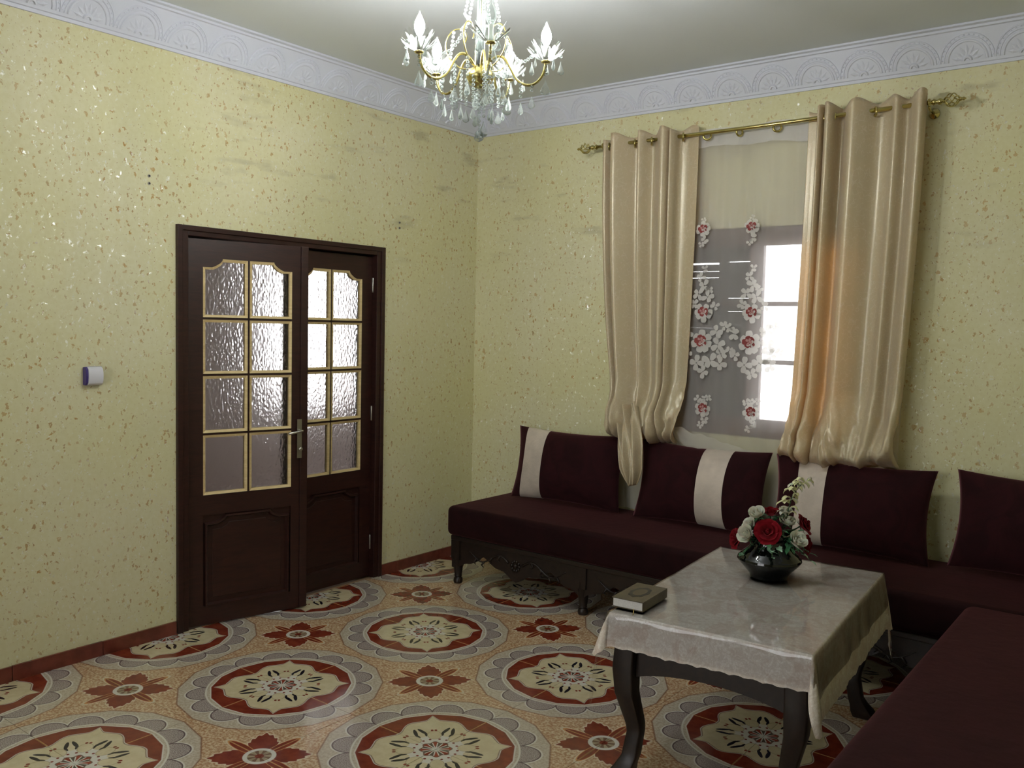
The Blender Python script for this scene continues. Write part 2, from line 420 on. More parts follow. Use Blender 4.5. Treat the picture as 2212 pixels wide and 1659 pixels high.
M_crys = thin_glass('crystal', .88, 1.6)
M_hallwall = simple('hall_plaster', rgb(226, 216, 210), .9)

# ------------------------------------------------------------------ room shell
H = 3.02; RX = 4.22; FY = -6.2
AX, AY = 5.7, -3.55                           # the room widens beyond the end of the right-hand sofa
DY0, DY1, DZ = -2.269, -.875, 2.03            # door opening (outer frame)
WX0, WX1, WZ0, WZ1 = 1.42, 2.62, .985, 2.145  # window opening
b = MB().box(-.22, AX+.2, FY-.2, .22, -.14, -.006); floor = struct(b.obj('floor', M_grout))
# floor tiles, each its own slab
xs = [0.0]+[.009+.45*k for k in range(0, 14)]; xs = sorted([q for q in xs if q < AX]+[RX, AX])
xs = [0.0]+[q for q in xs[2:]]
ys = [-.0783-.45*k for k in range(0, 16)]; ys = sorted([0.0, AY]+[q for q in ys if q > FY]+[FY], reverse=True)
for i in range(len(xs)-1):
    for j in range(len(ys)-1):
        if xs[i] >= RX-.001 and ys[j] > AY+.001: continue
        MB().box(xs[i]+.001, xs[i+1]-.001, ys[j+1]+.001, ys[j]-.001, -.0058, 0).obj('floor_tile', M_tile, floor)
struct(MB().box(-.22, AX+.2, FY-.2, .22, H, H+.15).obj('ceiling', M_ceil))
b = MB(); b.box(-.2, 0, FY, DY0, 0, H); b.box(-.2, 0, DY1, .2, 0, H); b.box(-.2, 0, DY0, DY1, DZ, H)
struct(b.obj('wall_left', M_wall))
b = MB(); b.box(0, WX0, 0, .2, 0, H); b.box(WX1, RX+.2, 0, .2, 0, H); b.box(WX0, WX1, 0, .2, 0, WZ0); b.box(WX0, WX1, 0, .2, WZ1, H)
struct(b.obj('wall_back', M_wall))
b = MB(); b.box(RX, RX+.2, AY, 0, 0, H); b.box(RX+.2, AX+.2, AY, AY+.2, 0, H); b.box(AX, AX+.2, FY, AY, 0, H); struct(b.obj('wall_right', M_wall))
VX0, VX1, VZ0, VZ1 = .9, 3.0, .9, 2.4       # unseen window opening behind the camera, added for fill light
b = MB(); b.box(0, VX0, FY-.2, FY, 0, H); b.box(VX1, AX+.2, FY-.2, FY, 0, H); b.box(VX0, VX1, FY-.2, FY, 0, VZ0); b.box(VX0, VX1, FY-.2, FY, VZ1, H)
struct(b.obj('wall_front', M_wall))

# cornice with fan relief
prof = [(0, 2.842), (.010, 2.842), (.012, 2.856), (.020, 2.858), (.024, 2.868), (.088, 2.985), (.092, 2.994), (.104, 2.996), (.106, 3.006), (.122, 3.010), (.122, H-.0005), (0, H-.0005)]
def fan_mesh():
    b = MB()
    def arc(R, w, h, n=18):
        v = []
        for k in range(n+1):
            a = PI*k/n
            for d, hh in ((-w, 0), (-w*.4, h), (w*.4, h), (w, 0)):
                v.append((-(R+d)*math.cos(a)*1.0, -hh, (R+d)*math.sin(a)*1.08))
        b.add(v, [(k*4+q, k*4+q+1, k*4+4+q+1, k*4+4+q) for k in range(n) for q in range(3)])
    arc(.1165, .0035, .004); arc(.101, .004, .0035); arc(.085, .007, .005)
    for k in range(7):
        a = PI*(k+.5)/7
        ca, sa = math.cos(a), math.sin(a)
        L0, L1, ww = .022, .070, .009
        pts = [(L0, 0), ((L0+L1)/2, ww), (L1, 0), ((L0+L1)/2, -ww)]
        v = [(-(p*ca-q*sa), -.0005, (p*sa+q*ca)*1.08) for p, q in pts]+[(-((L0+L1)/2*ca), -.0045, (L0+L1)/2*sa*1.08)]
        b.add(v, [(0, 1, 4), (1, 2, 4), (2, 3, 4), (3, 0, 4)])
    for k in range(16):   # zigzag beads between the outer rings
        a = PI*(k+.5)/16; R = .109
        c = (-R*math.cos(a), 0, R*math.sin(a)*1.08)
        b.add([(c[0]-.006, 0, c[2]-.003), (c[0]+.006, 0, c[2]-.003), (c[0], 0, c[2]+.007), (c[0], -.004, c[2])], [(0, 1, 3), (1, 2, 3), (2, 0, 3)])
    arc(.016, .008, .008, 8)
    return b.mesh('fan_relief', M_plaster)
FAN = fan_mesh()
def cornice(name, x0, x1, loc, rz):
    # local: runs along +x, wall at y=0, room at -y
    b = MB(); n = len(prof)
    v = [(x, -d, z) for x, s in ((x0, 1), (x1, -1)) for d, z in prof]
    # mitre both ends
    v = [(x0+d, -d, z) for d, z in prof]+[(x1-d, -d, z) for d, z in prof]
    b.add(v, [(i, (i+1) % n, (i+1) % n+n, i+n) for i in range(n)]+[tuple(range(n)), tuple(range(2*n-1, n-1, -1))])
    o = struct(b.obj(name, M_plaster)); o.location = loc; o.rotation_euler = (0, 0, rz)
    sl = math.atan2(.088-.024, 2.985-2.868)
    k = x0+.19
    while k < x1-.15:
        link('fan_relief', FAN, o, (k, -.0255, 2.871), (sl, 0, 0)); k += .236
    return o
cornice('trim_1', 0, -FY, (0, FY, 0), PI/2)        # left wall: local +x -> +y, room at +x
cornice('trim_2', 0, RX, (0, 0, 0), 0)             # window wall
cornice('trim_3', 0, -AY, (RX, 0, 0), -PI/2)
cornice('trim_4', 0, AX, (AX, FY, 0), PI)
cornice('trim_5', 0, AX-RX, (RX, AY, 0), 0)
cornice('trim_6', 0, AY-FY, (AX, AY, 0), -PI/2)
# skirting tiles
def skirting(name, axis, a0, a1, joints):
    base = MB()
    if axis == 'y': base.box(0, .006, a0, a1, 0, .066)
    else: base.box(a0, a1, -.006, 0, 0, .066)
    o = struct(base.obj(name, M_grout))
    js = [a0]+[q for q in joints if a0+.02 < q < a1-.02]+[a1]
    for p, q in zip(js, js[1:]):
        h = .067+random.uniform(-.002, .003); b = MB()
        if axis == 'y': b.box(.0005, .012, p+.0015, q-.0015, 0, h)
        else: b.box(p+.0015, q-.0015, -.012, -.0005, 0, h)
        b.obj('skirting_tile', M_skirt, o, bevel=.001)
    return o
jy = [-3.051+.4*k for k in range(-6, 9)]
skirting('baseboard_left', 'y', FY+.02, DY0-.004, jy)
skirting('baseboard_left_far', 'y', DY1+.004, -.014, [-.742+.4*k for k in range(3)])
skirting('baseboard_back', 'x', .014, RX-.014, [.4*k for k in range(1, 11)])
skirting('baseboard_right', 'y', AY, -.014, jy).location = (RX-.013, 0, 0)

# hall behind the door, daylight from its own window opening
HX = -2.75
struct(MB().box(HX-.2, -.2, -4.6, 2.6, -.14, 0).obj('floor_hall', M_hallwall))
struct(MB().box(HX-.2, -.2, -4.6, 2.6, 2.9, 3.02).obj('ceiling_hall', M_hallwall))
b = MB(); hy0, hy1, hz0, hz1 = .45, 1.32, .85, 2.35
b.box(HX-.2, HX, -4.6, hy0, 0, 2.9); b.box(HX-.2, HX, hy1, 2.6, 0, 2.9); b.box(HX-.2, HX, hy0, hy1, 0, hz0); b.box(HX-.2, HX, hy0, hy1, hz1, 2.9)
b.box(HX-.2, -.2, -4.8, -4.6, 0, 3.02); b.box(HX-.2, -.2, 2.6, 2.8, 0, 3.02); b.box(-.21, -.2, -4.6, DY0, 0, 2.9); b.box(-.21, -.2, DY1, 2.6, 0, 2.9)
struct(b.obj('wall_hall', M_hallwall))
struct(MB().box(-14, 16, -16, 16, -.3, -.15).obj('ground', simple('pale_concrete_yard', rgb(170, 165, 158), .9, var=.1, vscale=1)))
portal('daylight_portal_hall', (HX-.1, (hy0+hy1)/2, (hz0+hz1)/2), (0, -PI/2, 0), hz1-hz0, hy1-hy0)
portal('daylight_portal_window', ((WX0+WX1)/2, .19, (WZ0+WZ1)/2), (-PI/2, 0, 0), WX1-WX0, WZ1-WZ0)

# ------------------------------------------------------------------ double door
door = struct(link('door_1', None, None, (0, DY0, 0)))
W = DY1-DY0; fr = .062
b = MB(); b.box(-.16, .012, 0, fr, 0, DZ); b.box(-.16, .012, W-fr, W, 0, DZ); b.box(-.16, .012, fr, W-fr, DZ-.05, DZ)
b.box(-.16, -.085, fr, fr+.022, 0, DZ-.05); b.box(-.16, -.085, W-fr-.022, W-fr, 0, DZ-.05); b.box(-.16, -.085, fr+.022, W-fr-.022, DZ-.09, DZ-.05); b.box(.006, .020, 0, .028, 0, DZ); b.box(.006, .020, W-.028, W, 0, DZ); b.box(.006, .020, .028, W-.028, DZ-.026, DZ)
b.obj('door_frame', M_door, door, bevel=.003)
LW = (W-2*fr)/2; LH = DZ-.06
GZ = [(.68, .985), (.997, 1.285), (1.297, 1.570), (1.582, 1.87)]
def ogee(s0, s1, z0, zs, zt, n=10):
    # outline with stepped, curved shoulders: zs shoulder height, zt crown height
    st = .045; cr = .055
    pts = [(s0, z0), (s1, z0), (s1, zs), (s1-st, zs)]
    for k in range(n+1):
        a = k/n*PI/2; pts.append((s1-st-cr*math.sin(a)*1., zs+(zt-zs)*(1-math.cos(a))**.6))
    for k in range(n, -1, -1):
        a = k/n*PI/2; pts.append((s0+st+cr*math.sin(a), zs+(zt-zs)*(1-math.cos(a))**.6))
    pts += [(s0+st, zs), (s0, zs)]
    return pts
def leaf_build(hinge_y, sgn, ang, x):
    # local: s runs along +y from the hinge, x = thickness, front face at +x
    T = .04; s0, s1 = .084, .556
    top = ogee(s0, s1, .68, 1.832, 1.876)
    b = MB()
    b.box(-T, 0, 0, s0, .008, LH); b.box(-T, 0, s1, LW, .008, LH); b.box(-T, 0, s0, s1, .008, .105); b.box(-T, 0, s0, s1, .575, .678)
    crown = top[2:]                         # from right shoulder to left shoulder
    b.poly([(s1, LH), (s0, LH)]+list(reversed(crown)), T, 'yz', -T)
    lf = b.obj('door_leaf', M_door, door)
    lf.location = (x, hinge_y, 0); lf.rotation_euler = (0, 0, ang)
    if sgn < 0: lf.scale = (1, -1, 1)
    mid = (s0+s1)/2
    b = MB(); b.box(-T+.004, -.004, mid-.006, mid+.006, .678, 1.876)
    for z in (.991, 1.291, 1.576): b.box(-T+.004, -.004, s0, s1, z-.006, z+.006)
    b.obj('glazing_bar', M_door, lf)
    for ci, (c0, c1) in enumerate(((s0, mid-.006), (mid+.006, s1))):
        for ri, (z0, z1) in enumerate(GZ):
            if ri < 3:
                out = [(c0, z0), (c1, z0), (c1, z1), (c0, z1)]
            else:
                half = [q for q in top if (q[0] <= mid if ci == 0 else q[0] >= mid)]
                half = [q for q in half if q[1] > .7]
                if ci == 0: out = [(c0, z0), (c1, z0), (c1, 1.875)]+half
                else: out = [(c0, z0), (c1, z0)]+half+[(c0, 1.875)]
            cx = sum(q[0] for q in out)/len(out); cz = sum(q[1] for q in out)/len(out)
            bw = .013; cy0, cz0 = (c0+c1)/2, (z0+(z1 if ri < 3 else 1.86))/2
            hw, hh = (c1-c0)/2, ((z1 if ri < 3 else 1.86)-z0)/2
            inn = [(cy0+(q[0]-cy0)*(1-bw/hw), cz0+(q[1]-cz0)*(1-bw/hh)) for q in out]
            n = len(out); b = MB()
            v = [(-.026, a, c) for a, c in out]+[(.002, a, c) for a, c in out]+[(-.026, a, c) for a, c in inn]+[(-.004, a, c) for a, c in inn]
            f = []
            for i in range(n):
                j = (i+1) % n
                f += [(i, j, j+n, i+n), (i+n, j+n, j+3*n, i+3*n), (i+3*n, j+3*n, j+2*n, i+2*n), (i+2*n, j+2*n, j, i)]
            b.add(v, f); b.obj('glazing_bead', M_bead, lf)
            b = MB(); b.poly([(cy0+(q[0]-cy0)*(1-.6*bw/hw), cz0+(q[1]-cz0)*(1-.6*bw/hh)) for q in out], .005, 'yz', -.022)
            b.obj('glass_pane', M_ham, lf)
    # lower panel with its moulding
    pan = ogee(s0+.02, s1-.02, .11, .525, .56)
    b = MB(); b.box(-.028, -.014, s0, s1, .105, .575); b.obj('door_panel', M_door, lf)
    n = len(pan); b = MB(); cy0, cz0 = (s0+s1)/2, .335
    for sc, d0, d1 in ((1., -.014, .004), (.965, .004, .004), (.94, .004, -.013)): pass
    rings = [[(d, cy0+(a-cy0)*q, cz0+(c-cz0)*q2) for a, c in pan] for q, q2, d in ((1.06, 1.06, -.014), (1.04, 1.04, .004), (1.0, 1.0, .005), (.965, .967, -.012))]
    v = sum(rings, []); b.add(v, [(r*n+i, r*n+(i+1) % n, (r+1)*n+(i+1) % n, (r+1)*n+i) for r in range(3) for i in range(n)])
    b.obj('panel_moulding', M_door, lf)
    b = MB(); b.poly([(cy0+(a-cy0)*.86, cz0+(c-cz0)*.86) for a, c in pan], .006, 'yz', -.015); b.obj('raised_field', M_door, lf, bevel=.003)
    for z in (1.80, 1.02, .22):
        b = MB(); b.lathe([(.005, 0), (.0065, .004), (.0065, .086), (.005, .09)], 10, (.004, -.002, z-.045)); b.obj('hinge', M_steel, lf, smooth=True)
    return lf
L1 = leaf_build(fr+.001, 1, -math.radians(14.6), -.012)
L2 = leaf_build(W-fr-.001, -1, 0, -.03)
# meeting strip, lock plate and lever on the opened leaf
b = MB(); b.box(-.004, .010, LW-.030, LW+.012, .01, LH); b.obj('meeting_strip', M_door, L1, bevel=.003)
b = MB(); b.box(.0101, .014, .585, .612, .835, 1.045); hp = b.obj('handle_plate', M_steel, L1, bevel=.001)
b = MB(); b.tube(catmull([(.012, .598, .985), (.045, .598, .985), (.055, .590, .985), (.057, .555, .980), (.052, .520, .975)], 14), .007, 8); b.obj('door_handle', M_steel, L1, smooth=True)
b = MB(); b.lathe([(.004, 0), (.004, .012), (.011, .014), (.011, .018), (.002, .020)], 10, (.014, .598, .885), 'x'); b.obj('key', M_steel, L1, smooth=True)

# ------------------------------------------------------------------ window
win = struct(link('window_1', None, None, (0, 0, 0)))
b = MB(); y0, y1 = .01, .09
b.box(WX0, WX0+.05, y0, y1, WZ0, WZ1); b.box(WX1-.05, WX1, y0, y1, WZ0, WZ1); b.box(WX0+.05, WX1-.05, y0, y1, WZ0, WZ0+.045); b.box(WX0+.05, WX1-.05, y0, y1, WZ1-.045, WZ1)
b.obj('window_frame', M_winwood, win, bevel=.003)
MX = 2.005
for x0, x1 in ((WX0+.05, MX), (MX, WX1-.05)):
    b = MB(); z0, z1 = WZ0+.045, WZ1-.045; q = .055
    b.box(x0, x0+q*.7, .018, .06, z0, z1); b.box(x1-q*.7, x1, .018, .06, z0, z1); b.box(x0+q*.7, x1-q*.7, .018, .06, z0, z0+q); b.box(x0+q*.7, x1-q*.7, .018, .06, z1-q, z1)
    cs = b.obj('casement', M_winwood, win, bevel=.003)
    zz = [z0+q+(z1-z0-2*q)*k/3 for k in range(4)]
    for k in range(3):
        MB().box(x0+q*.7-.004, x1-q*.7+.004, .036, .040, zz[k]+.004, zz[k+1]-.004).obj('window_pane', M_glass, cs)
    for k in (1, 2):
        MB().box(x0+q*.7, x1-q*.7, .024, .054, zz[k]-.012, zz[k]+.012).obj('glazing_bar', M_winwood, cs)
MB().box(WX0, WX1, -.0, .2, WZ0-.0001, WZ0).obj('window_sill', M_winwood, win)
fill_win = struct(link('fill_window', None))  # added window, out of view, lets in extra daylight as fill
b = MB()
for x0, x1, z0, z1 in ((VX0, VX0+.05, VZ0, VZ1), (VX1-.05, VX1, VZ0, VZ1), (VX0+.05, VX1-.05, VZ0, VZ0+.05), (VX0+.05, VX1-.05, VZ1-.05, VZ1), (1.92, 1.98, VZ0+.05, VZ1-.05)): b.box(x0, x1, FY-.12, FY-.04, z0, z1)
b.obj('window_frame', M_winwood, fill_win, bevel=.003)
for x0, x1 in ((VX0+.05, 1.92), (1.98, VX1-.05)): MB().box(x0, x1, FY-.09, FY-.085, VZ0+.05, VZ1-.05).obj('window_pane', M_glass, fill_win)
portal('daylight_portal_front', ((VX0+VX1)/2, FY-.19, (VZ0+VZ1)/2), (PI/2, 0, 0), VX1-VX0, VZ1-VZ0)
# closed outside shutter behind the left casement, with a few open slits
sh = link('shutter', None, win)
M_shut = wood('dark_shutter_wood', rgb(36, 30, 34), rgb(50, 42, 44), .5)
b = MB(); b.box(WX0+.02, WX0+.07, .13, .165, WZ0+.02, WZ1-.02); b.box(MX-.06, MX-.005, .13, .165, WZ0+.02, WZ1-.02); b.box(1.735, 1.785, .128, .163, WZ0+.02, WZ1-.02); b.obj('shutter_frame', M_shut, sh)
for x0, x1, sl in ((WX0+.07, 1.735, ((601, .004), (587, .003), (572, .011))), (1.785, MX-.06, ((673, .002), (660, .004), (645, .004), (568, .005)))):
    last = WZ0+.02
    for zc, gap in [(on_y(1540, py, .145).z, g_) for py, g_ in sl]+[(WZ1-.02, 0)]:
        n = max(1, int((zc-last)/.07)); hgt = (zc-last)/n
        for k in range(n):
            MB().box(x0, x1, .135, .155, last+hgt*k, last+hgt*(k+1)-(0 if k == n-1 else .0003)).obj('shutter_slat', M_shut, sh)
        last = zc+gap

# ------------------------------------------------------------------ curtain rod
RZ, RY = 2.662, -.115
rod = thing('curtain_rod', 'brass curtain rod with caged finials above the window', 'curtain rod', (0, RY, RZ))
b = MB(); b.tube([(1.03, 0, -.004), (2.0, 0, 0), (2.90, 0, .012)], .0105, 12); b.obj('rod', M_brass, rod, smooth=True)
for x, z, d in ((1.03, -.004, -1), (2.90, .012, 1)):
    b = MB(); b.lathe([(.011, 0), (.016, .004), (.011, .012), (.008, .02), (.015, .028), (.015, .036), (.007, .044), (.011, .05)], 12, (0, 0, 0), 'x')
    for k in range(6):
        pth = []
        for i in range(13):
            t = i/12; a = 2*PI*k/6+t*2.6; R = .006+.026*math.sin(PI*t)**.8
            pth.append((.05+t*.066, R*math.cos(a), R*math.sin(a)))
        b.tube(pth, .0028, 6)
    b.lathe([(.009, .114), (.011, .120), (.006, .127), (.009, .134), (.001, .145)], 10, (0, 0, 0), 'x')
    o = b.obj('finial', M_brass, rod, smooth=True); o.location = (x, 0, z)
    if d < 0: o.rotation_euler = (0, 0, PI)
for x, z in ((1.075, -.004), (2.885, .012)):
    b = MB(); b.lathe([(.026, RY*-1-.012), (.026, RY*-1-.004), (.009, RY*-1-.012)][:2], 14, (x, 0, z-.03), 'y'); b.tube([(x, -RY-.008, z-.03), (x, .02, z-.03), (x, 0, z-.018)], .006, 8)
    b.tube([(x, .016*math.cos(a), z+.016*math.sin(a)) for a in [2*PI*k/12 for k in range(12)]], .004, 6, True)
    b.obj('bracket', M_brass, rod, smooth=True)

# ------------------------------------------------------------------ curtains
def curtain(name, label, top, bx0, bx1, zb, expo, tx0, tx1, side, hooks):
    t = thing(name, label, 'curtain', ((tx0+tx1)/2, RY, zb))
    ox, oy, oz = t.location
    sec = catmull([(x, y, 0) for x, y in top], 150)
    zt = 2.715
    def fn(u, v):
        p = sec[int(round(u*150))]
        k = v**expo
        xb = bx0+(p.x-tx0)/(tx1-tx0)*(bx1-bx0)
        x = p.x+(xb-p.x)*k
        amp = 1-.15*v+.1*math.sin(3*v+p.x*20)*v
        y = RY+(p.y-RY)*amp
        ztop = zt-.014*math.sin(p.x*41)-.004+.012*(p.x-2)   # header dips between grommets
        z = ztop+(zb-ztop)*v
        if v > .80:
            q = (v-.80)/.20
            n1 = noise.noise(Vector((x*9, q*1.6, side*5))); n2 = noise.noise(Vector((x*24, q*3.2, side*9)))
            n3 = noise.noise(Vector((x*13+q*2, q*5, side*3)))
            rd1 = 1-2.4*abs(noise.noise(Vector((x*15+q*.8, q*1.7, side*4)))); rd2 = 1-2.4*abs(noise.noise(Vector((x*31-q*3, q*3.6, side*8))))
            y += -.04*math.sin(PI*min(1, q*1.02))*q + .06*n1*q + .03*n3*q - .045*rd1*q**1.3 - .02*rd2*q
            x += .03*n2*q*(1-.3*q)
            y += (-.08)*q
            if q > .82: y += .10*((q-.82)/.18)**2
            z += .02*n1*q
        return (x-ox, min(y, -.03)-oy, z-oz)
    b = MB(); b.grid(fn, 150, 90)
    o = b.obj('cloth', M_satin, t, smooth=True)
    sd = o.modifiers.new('thick', 'SOLIDIFY'); sd.thickness = .002
    for hx, hy in hooks:
        b = MB(); R = .021
        b.tube([(0, R*math.cos(a), R*math.sin(a)) for a in [2*PI*k/16 for k in range(16)]], .0055, 6, True)
        g = b.obj('grommet', M_brass, t, smooth=True); g.location = (hx-ox, RY+hy-oy, RZ-.004+.008*(hx-2)-oz); g.rotation_euler = (0, 0, .5)
    return t
LTOP = [(1.125, -.06), (1.088, -.09), (1.082, -.125), (1.105, -.145), (1.135, -.085), (1.150, -.15), (1.180, -.185), (1.235, -.135), (1.295, -.085), (1.330, -.150), (1.352, -.150), (1.40, -.086), (1.455, -.135), (1.495, -.180), (1.520, -.165), (1.530, -.12), (1.545, -.17), (1.562, -.15), (1.575, -.10), (1.62, -.085), (1.66, -.092), (1.69, -.10)]
cl = curtain('curtain', 'champagne satin curtain with a tail hanging between two cushions', LTOP, 1.235, 1.655, .92, 2.2, 1.082, 1.69, 1, ((1.115, 0), (1.29, .0), (1.40, .0), (1.60, 0)))
RTOP = [(2.300, -.085), (2.325, -.085), (2.352, -.09), (2.366, -.15), (2.378, -.172), (2.390, -.150), (2.396, -.105), (2.404, -.155), (2.428, -.185), (2.448, -.150), (2.455, -.08), (2.475, -.07), (2.500, -.125), (2.545, -.180), (2.595, -.145), (2.65, -.088), (2.70, -.100), (2.745, -.148), (2.785, -.098), (2.815, -.135), (2.850, -.182), (2.872, -.175), (2.876, -.12), (2.862, -.07)]
cr_ = curtain('curtain', 'champagne satin curtain with a bunched hem resting on one cushion', RTOP, 2.262, 2.815, .905, 1.6, 2.30, 2.876, 2, ((2.385, 0), (2.44, 0), (2.64, 0), (2.83, 0)))
# tail of the left curtain
ox, oy, oz = cl.location
ctr = catmull([(1.335, -.17, 1.13), (1.370, -.22, 1.04), (1.425, -.30, .93), (1.455, -.340, .80), (1.475, -.345, .69)], 24)
wid = [(0, .12), (.3, .14), (.55, .15), (.8, .125), (1, .03)]
def tailf(u, v):
    p = ctr[int(round(v*24))]; w_ = interp(wid, v)
    s_ = u-.5
    return (p.x+s_*w_-ox, p.y-.030*math.sin(u*PI*5+v*3)*(1-v*.5)-.014*math.sin(u*PI*9-v*4)-.03*math.cos(s_*PI)-oy, p.z+.05*s_*(1-v)-oz)
b = MB(); b.grid(tailf, 40, 24); o = b.obj('hem_tail', M_satin, cl, smooth=True)
o.modifiers.new('thick', 'SOLIDIFY').thickness = .002
# sheer voile
SY = -.062
vo = thing('sheer_curtain', 'white sheer voile curtain embroidered with red roses over the window', 'sheer curtain', (2.0, SY, .5))
def svf(u, v):
    x = 1.2+1.62*u; z = 2.672+(.49-2.672)*v
    return (x-2.0, .012*math.sin(x*26+math.sin(v*3))*(.6+.4*v)+.004*math.sin(x*71)-.018*math.exp(-((z-1.0)/.12)**2), z-.5-.006*math.sin(x*17)*(1-v))
b = MB(); b.grid(svf, 160, 60); b.obj('voile', M_sheer, vo, smooth=True)
def hdf(u, v):
    x = 1.2+1.62*u; z = 2.688-.105*v
    return (x-2.0, .012*math.sin(x*26)*.6+.004*math.sin(x*71)-.003, z-.5-.006*math.sin(x*17)-.010*math.sin(x*6)*v)
b = MB(); b.grid(hdf, 160, 4); b.obj('header_band', M_sheerband, vo, smooth=True)
def bunf(u, v):
    x = 1.60+.50*u; q = math.sin(PI*v); e_ = math.sin(PI*min(1, u*1.02))**.5
    n_ = noise.noise(Vector((x*16, v*3, 2.)))
    return (x-2.0, -.055-.05*q*e_+.03*n_*q, 1.02-.10*u-.17*v*e_+.02*n_-.5)
b = MB(); b.grid(bunf, 50, 16); b.obj('bunched_hem', sheer('voile_hem', .5, (.84, .80, .74, 1)), vo, smooth=True)
for hx in (1.736, 1.925, 2.136):
    b = MB(); b.tube([(.021*math.cos(a), 0, .021*math.sin(a)) for a in [2*PI*k/16 for k in range(16)]], .006, 6, True)
    g = b.obj('grommet', M_brass, vo, smooth=True); g.location = (hx-2.0, -.03, RZ-.012-.5); g.rotation_euler = (0, 0, 1.1 if hx > 1.8 and hx < 2 else .35)
def petal_fan(b, cx, cz, r0, r1, n, wd, y, ph=0, jit=0.):
    rg = random.Random(int((cx+cz+r1)*99999))
    for k in range(n):
        a = 2*PI*k/n+ph+rg.uniform(-jit, jit); ca, sa = math.cos(a), math.sin(a); f_ = 1+rg.uniform(-jit, jit)*.5
        ts = (.12, .35, .6, .82, .95)
        hw = lambda t: wd*math.sin(PI*(t*.9+.05))**.6*(.55+.6*t)
        pts = [(r0, 0)]+[(r0+(r1-r0)*t*f_, hw(t)) for t in ts]+[(r0+(r1-r0)*f_*(.97), 0)]+[(r0+(r1-r0)*t*f_, -hw(t)) for t in reversed(ts)]
        v = [(cx+p*ca-q*sa, y-.0005*(k % 3), cz+p*sa+q*ca) for p, q in pts]
        b.add(v, [tuple(range(len(v)))])
def emb_rose(x, z, s, leaves):
    rg = random.Random(int(x*1000+z*77)); b = MB()
    b.cur = 0; petal_fan(b, 0, 0, .008*s, .047*s, 7, .017*s, 0, rg.random(), .25)
    for lx, lz, ls in leaves:
        petal_fan(b, lx*s, lz*s, .002, .027*s*ls, 4, .011*s*ls, .0008, rg.random()*6, .35)
    b.cur = 1; petal_fan(b, -.003*s, .004*s, .0, .028*s, 5, .013*s, -.0022, .5, .3)
    b.cur = 0; petal_fan(b, .006*s, -.006*s, .0, .018*s, 3, .006*s, -.0038, 5.2, .2)
    b.cur = 2; petal_fan(b, -.004*s, .006*s, .002, .014*s, 4, .006*s, -.0052, 1.2, .3)
    o = b.obj('embroidered_rose', [M_emb, M_embred, M_embgr], vo); o.location = (x-2.0, -.022, z-.5); return o
small = [(.01, -.062, 1), (-.012, -.088, .8), (0, .055, .7)]
big1 = [(.02, .075, 1.2), (-.03, .09, 1.1), (.0, .13, 1.2), (-.02, .17, .9), (.06, .03, .9), (-.05, .04, 1), (.03, .11, .8), (.0, .21, .7)]
big2 = [(.065, .045, 1.1), (.095, .065, .8), (-.065, .035, 1), (.07, -.01, 1.2), (.085, -.045, .9), (.04, -.075, 1.3), (-.02, -.085, 1.2), (.08, -.085, 1.1), (.01, -.12, 1.), (-.06, -.05, .9), (.12, -.03, .7), (-.09, .06, .7)]
for dx, x0 in ((0, 1.735), (1, 2.020)):
    emb_rose(x0-.005+.0*dx, 2.137, .95, small); emb_rose(x0+.012, 1.673, 1.15, big1); emb_rose(x0+.008, 1.507, 1.4, big2); emb_rose(x0+.030, 1.13, 1.05, small+[(-.03, .05, .9), (.03, .06, .8)])

# ------------------------------------------------------------------ sofas
def rbox(name, x0, x1, y0, y1, z0, z1, mat, r=.03, parent=None, puff=.006):
    b = MB()
    nx, ny, nz = max(2, int((x1-x0)/.05)), max(2, int((y1-y0)/.05)), 6
    bm = bmesh.new(); bmesh.ops.create_cube(bm, size=1)
    bmesh.ops.scale(bm, vec=(x1-x0, y1-y0, z1-z0), verts=bm.verts)
    bmesh.ops.bevel(bm, geom=list(bm.edges), offset=r, segments=5, profile=.5, affect='EDGES')
    me = bpy.data.meshes.new(name); bm.to_mesh(me); bm.free(); me.materials.append(mat)
    for p in me.polygons: p.use_smooth = True
    o = link(name, me, parent, ((x0+x1)/2, (y0+y1)/2, (z0+z1)/2)); return o
def turned_leg(h):
    return [(.014, 0), (.026, .004), (.029, .018), (.026, .032), (.018, .040), (.024, .046), (.022, .054), (.026, .075), (.031, h*.78), (.033, h*.8), (.033, h)]
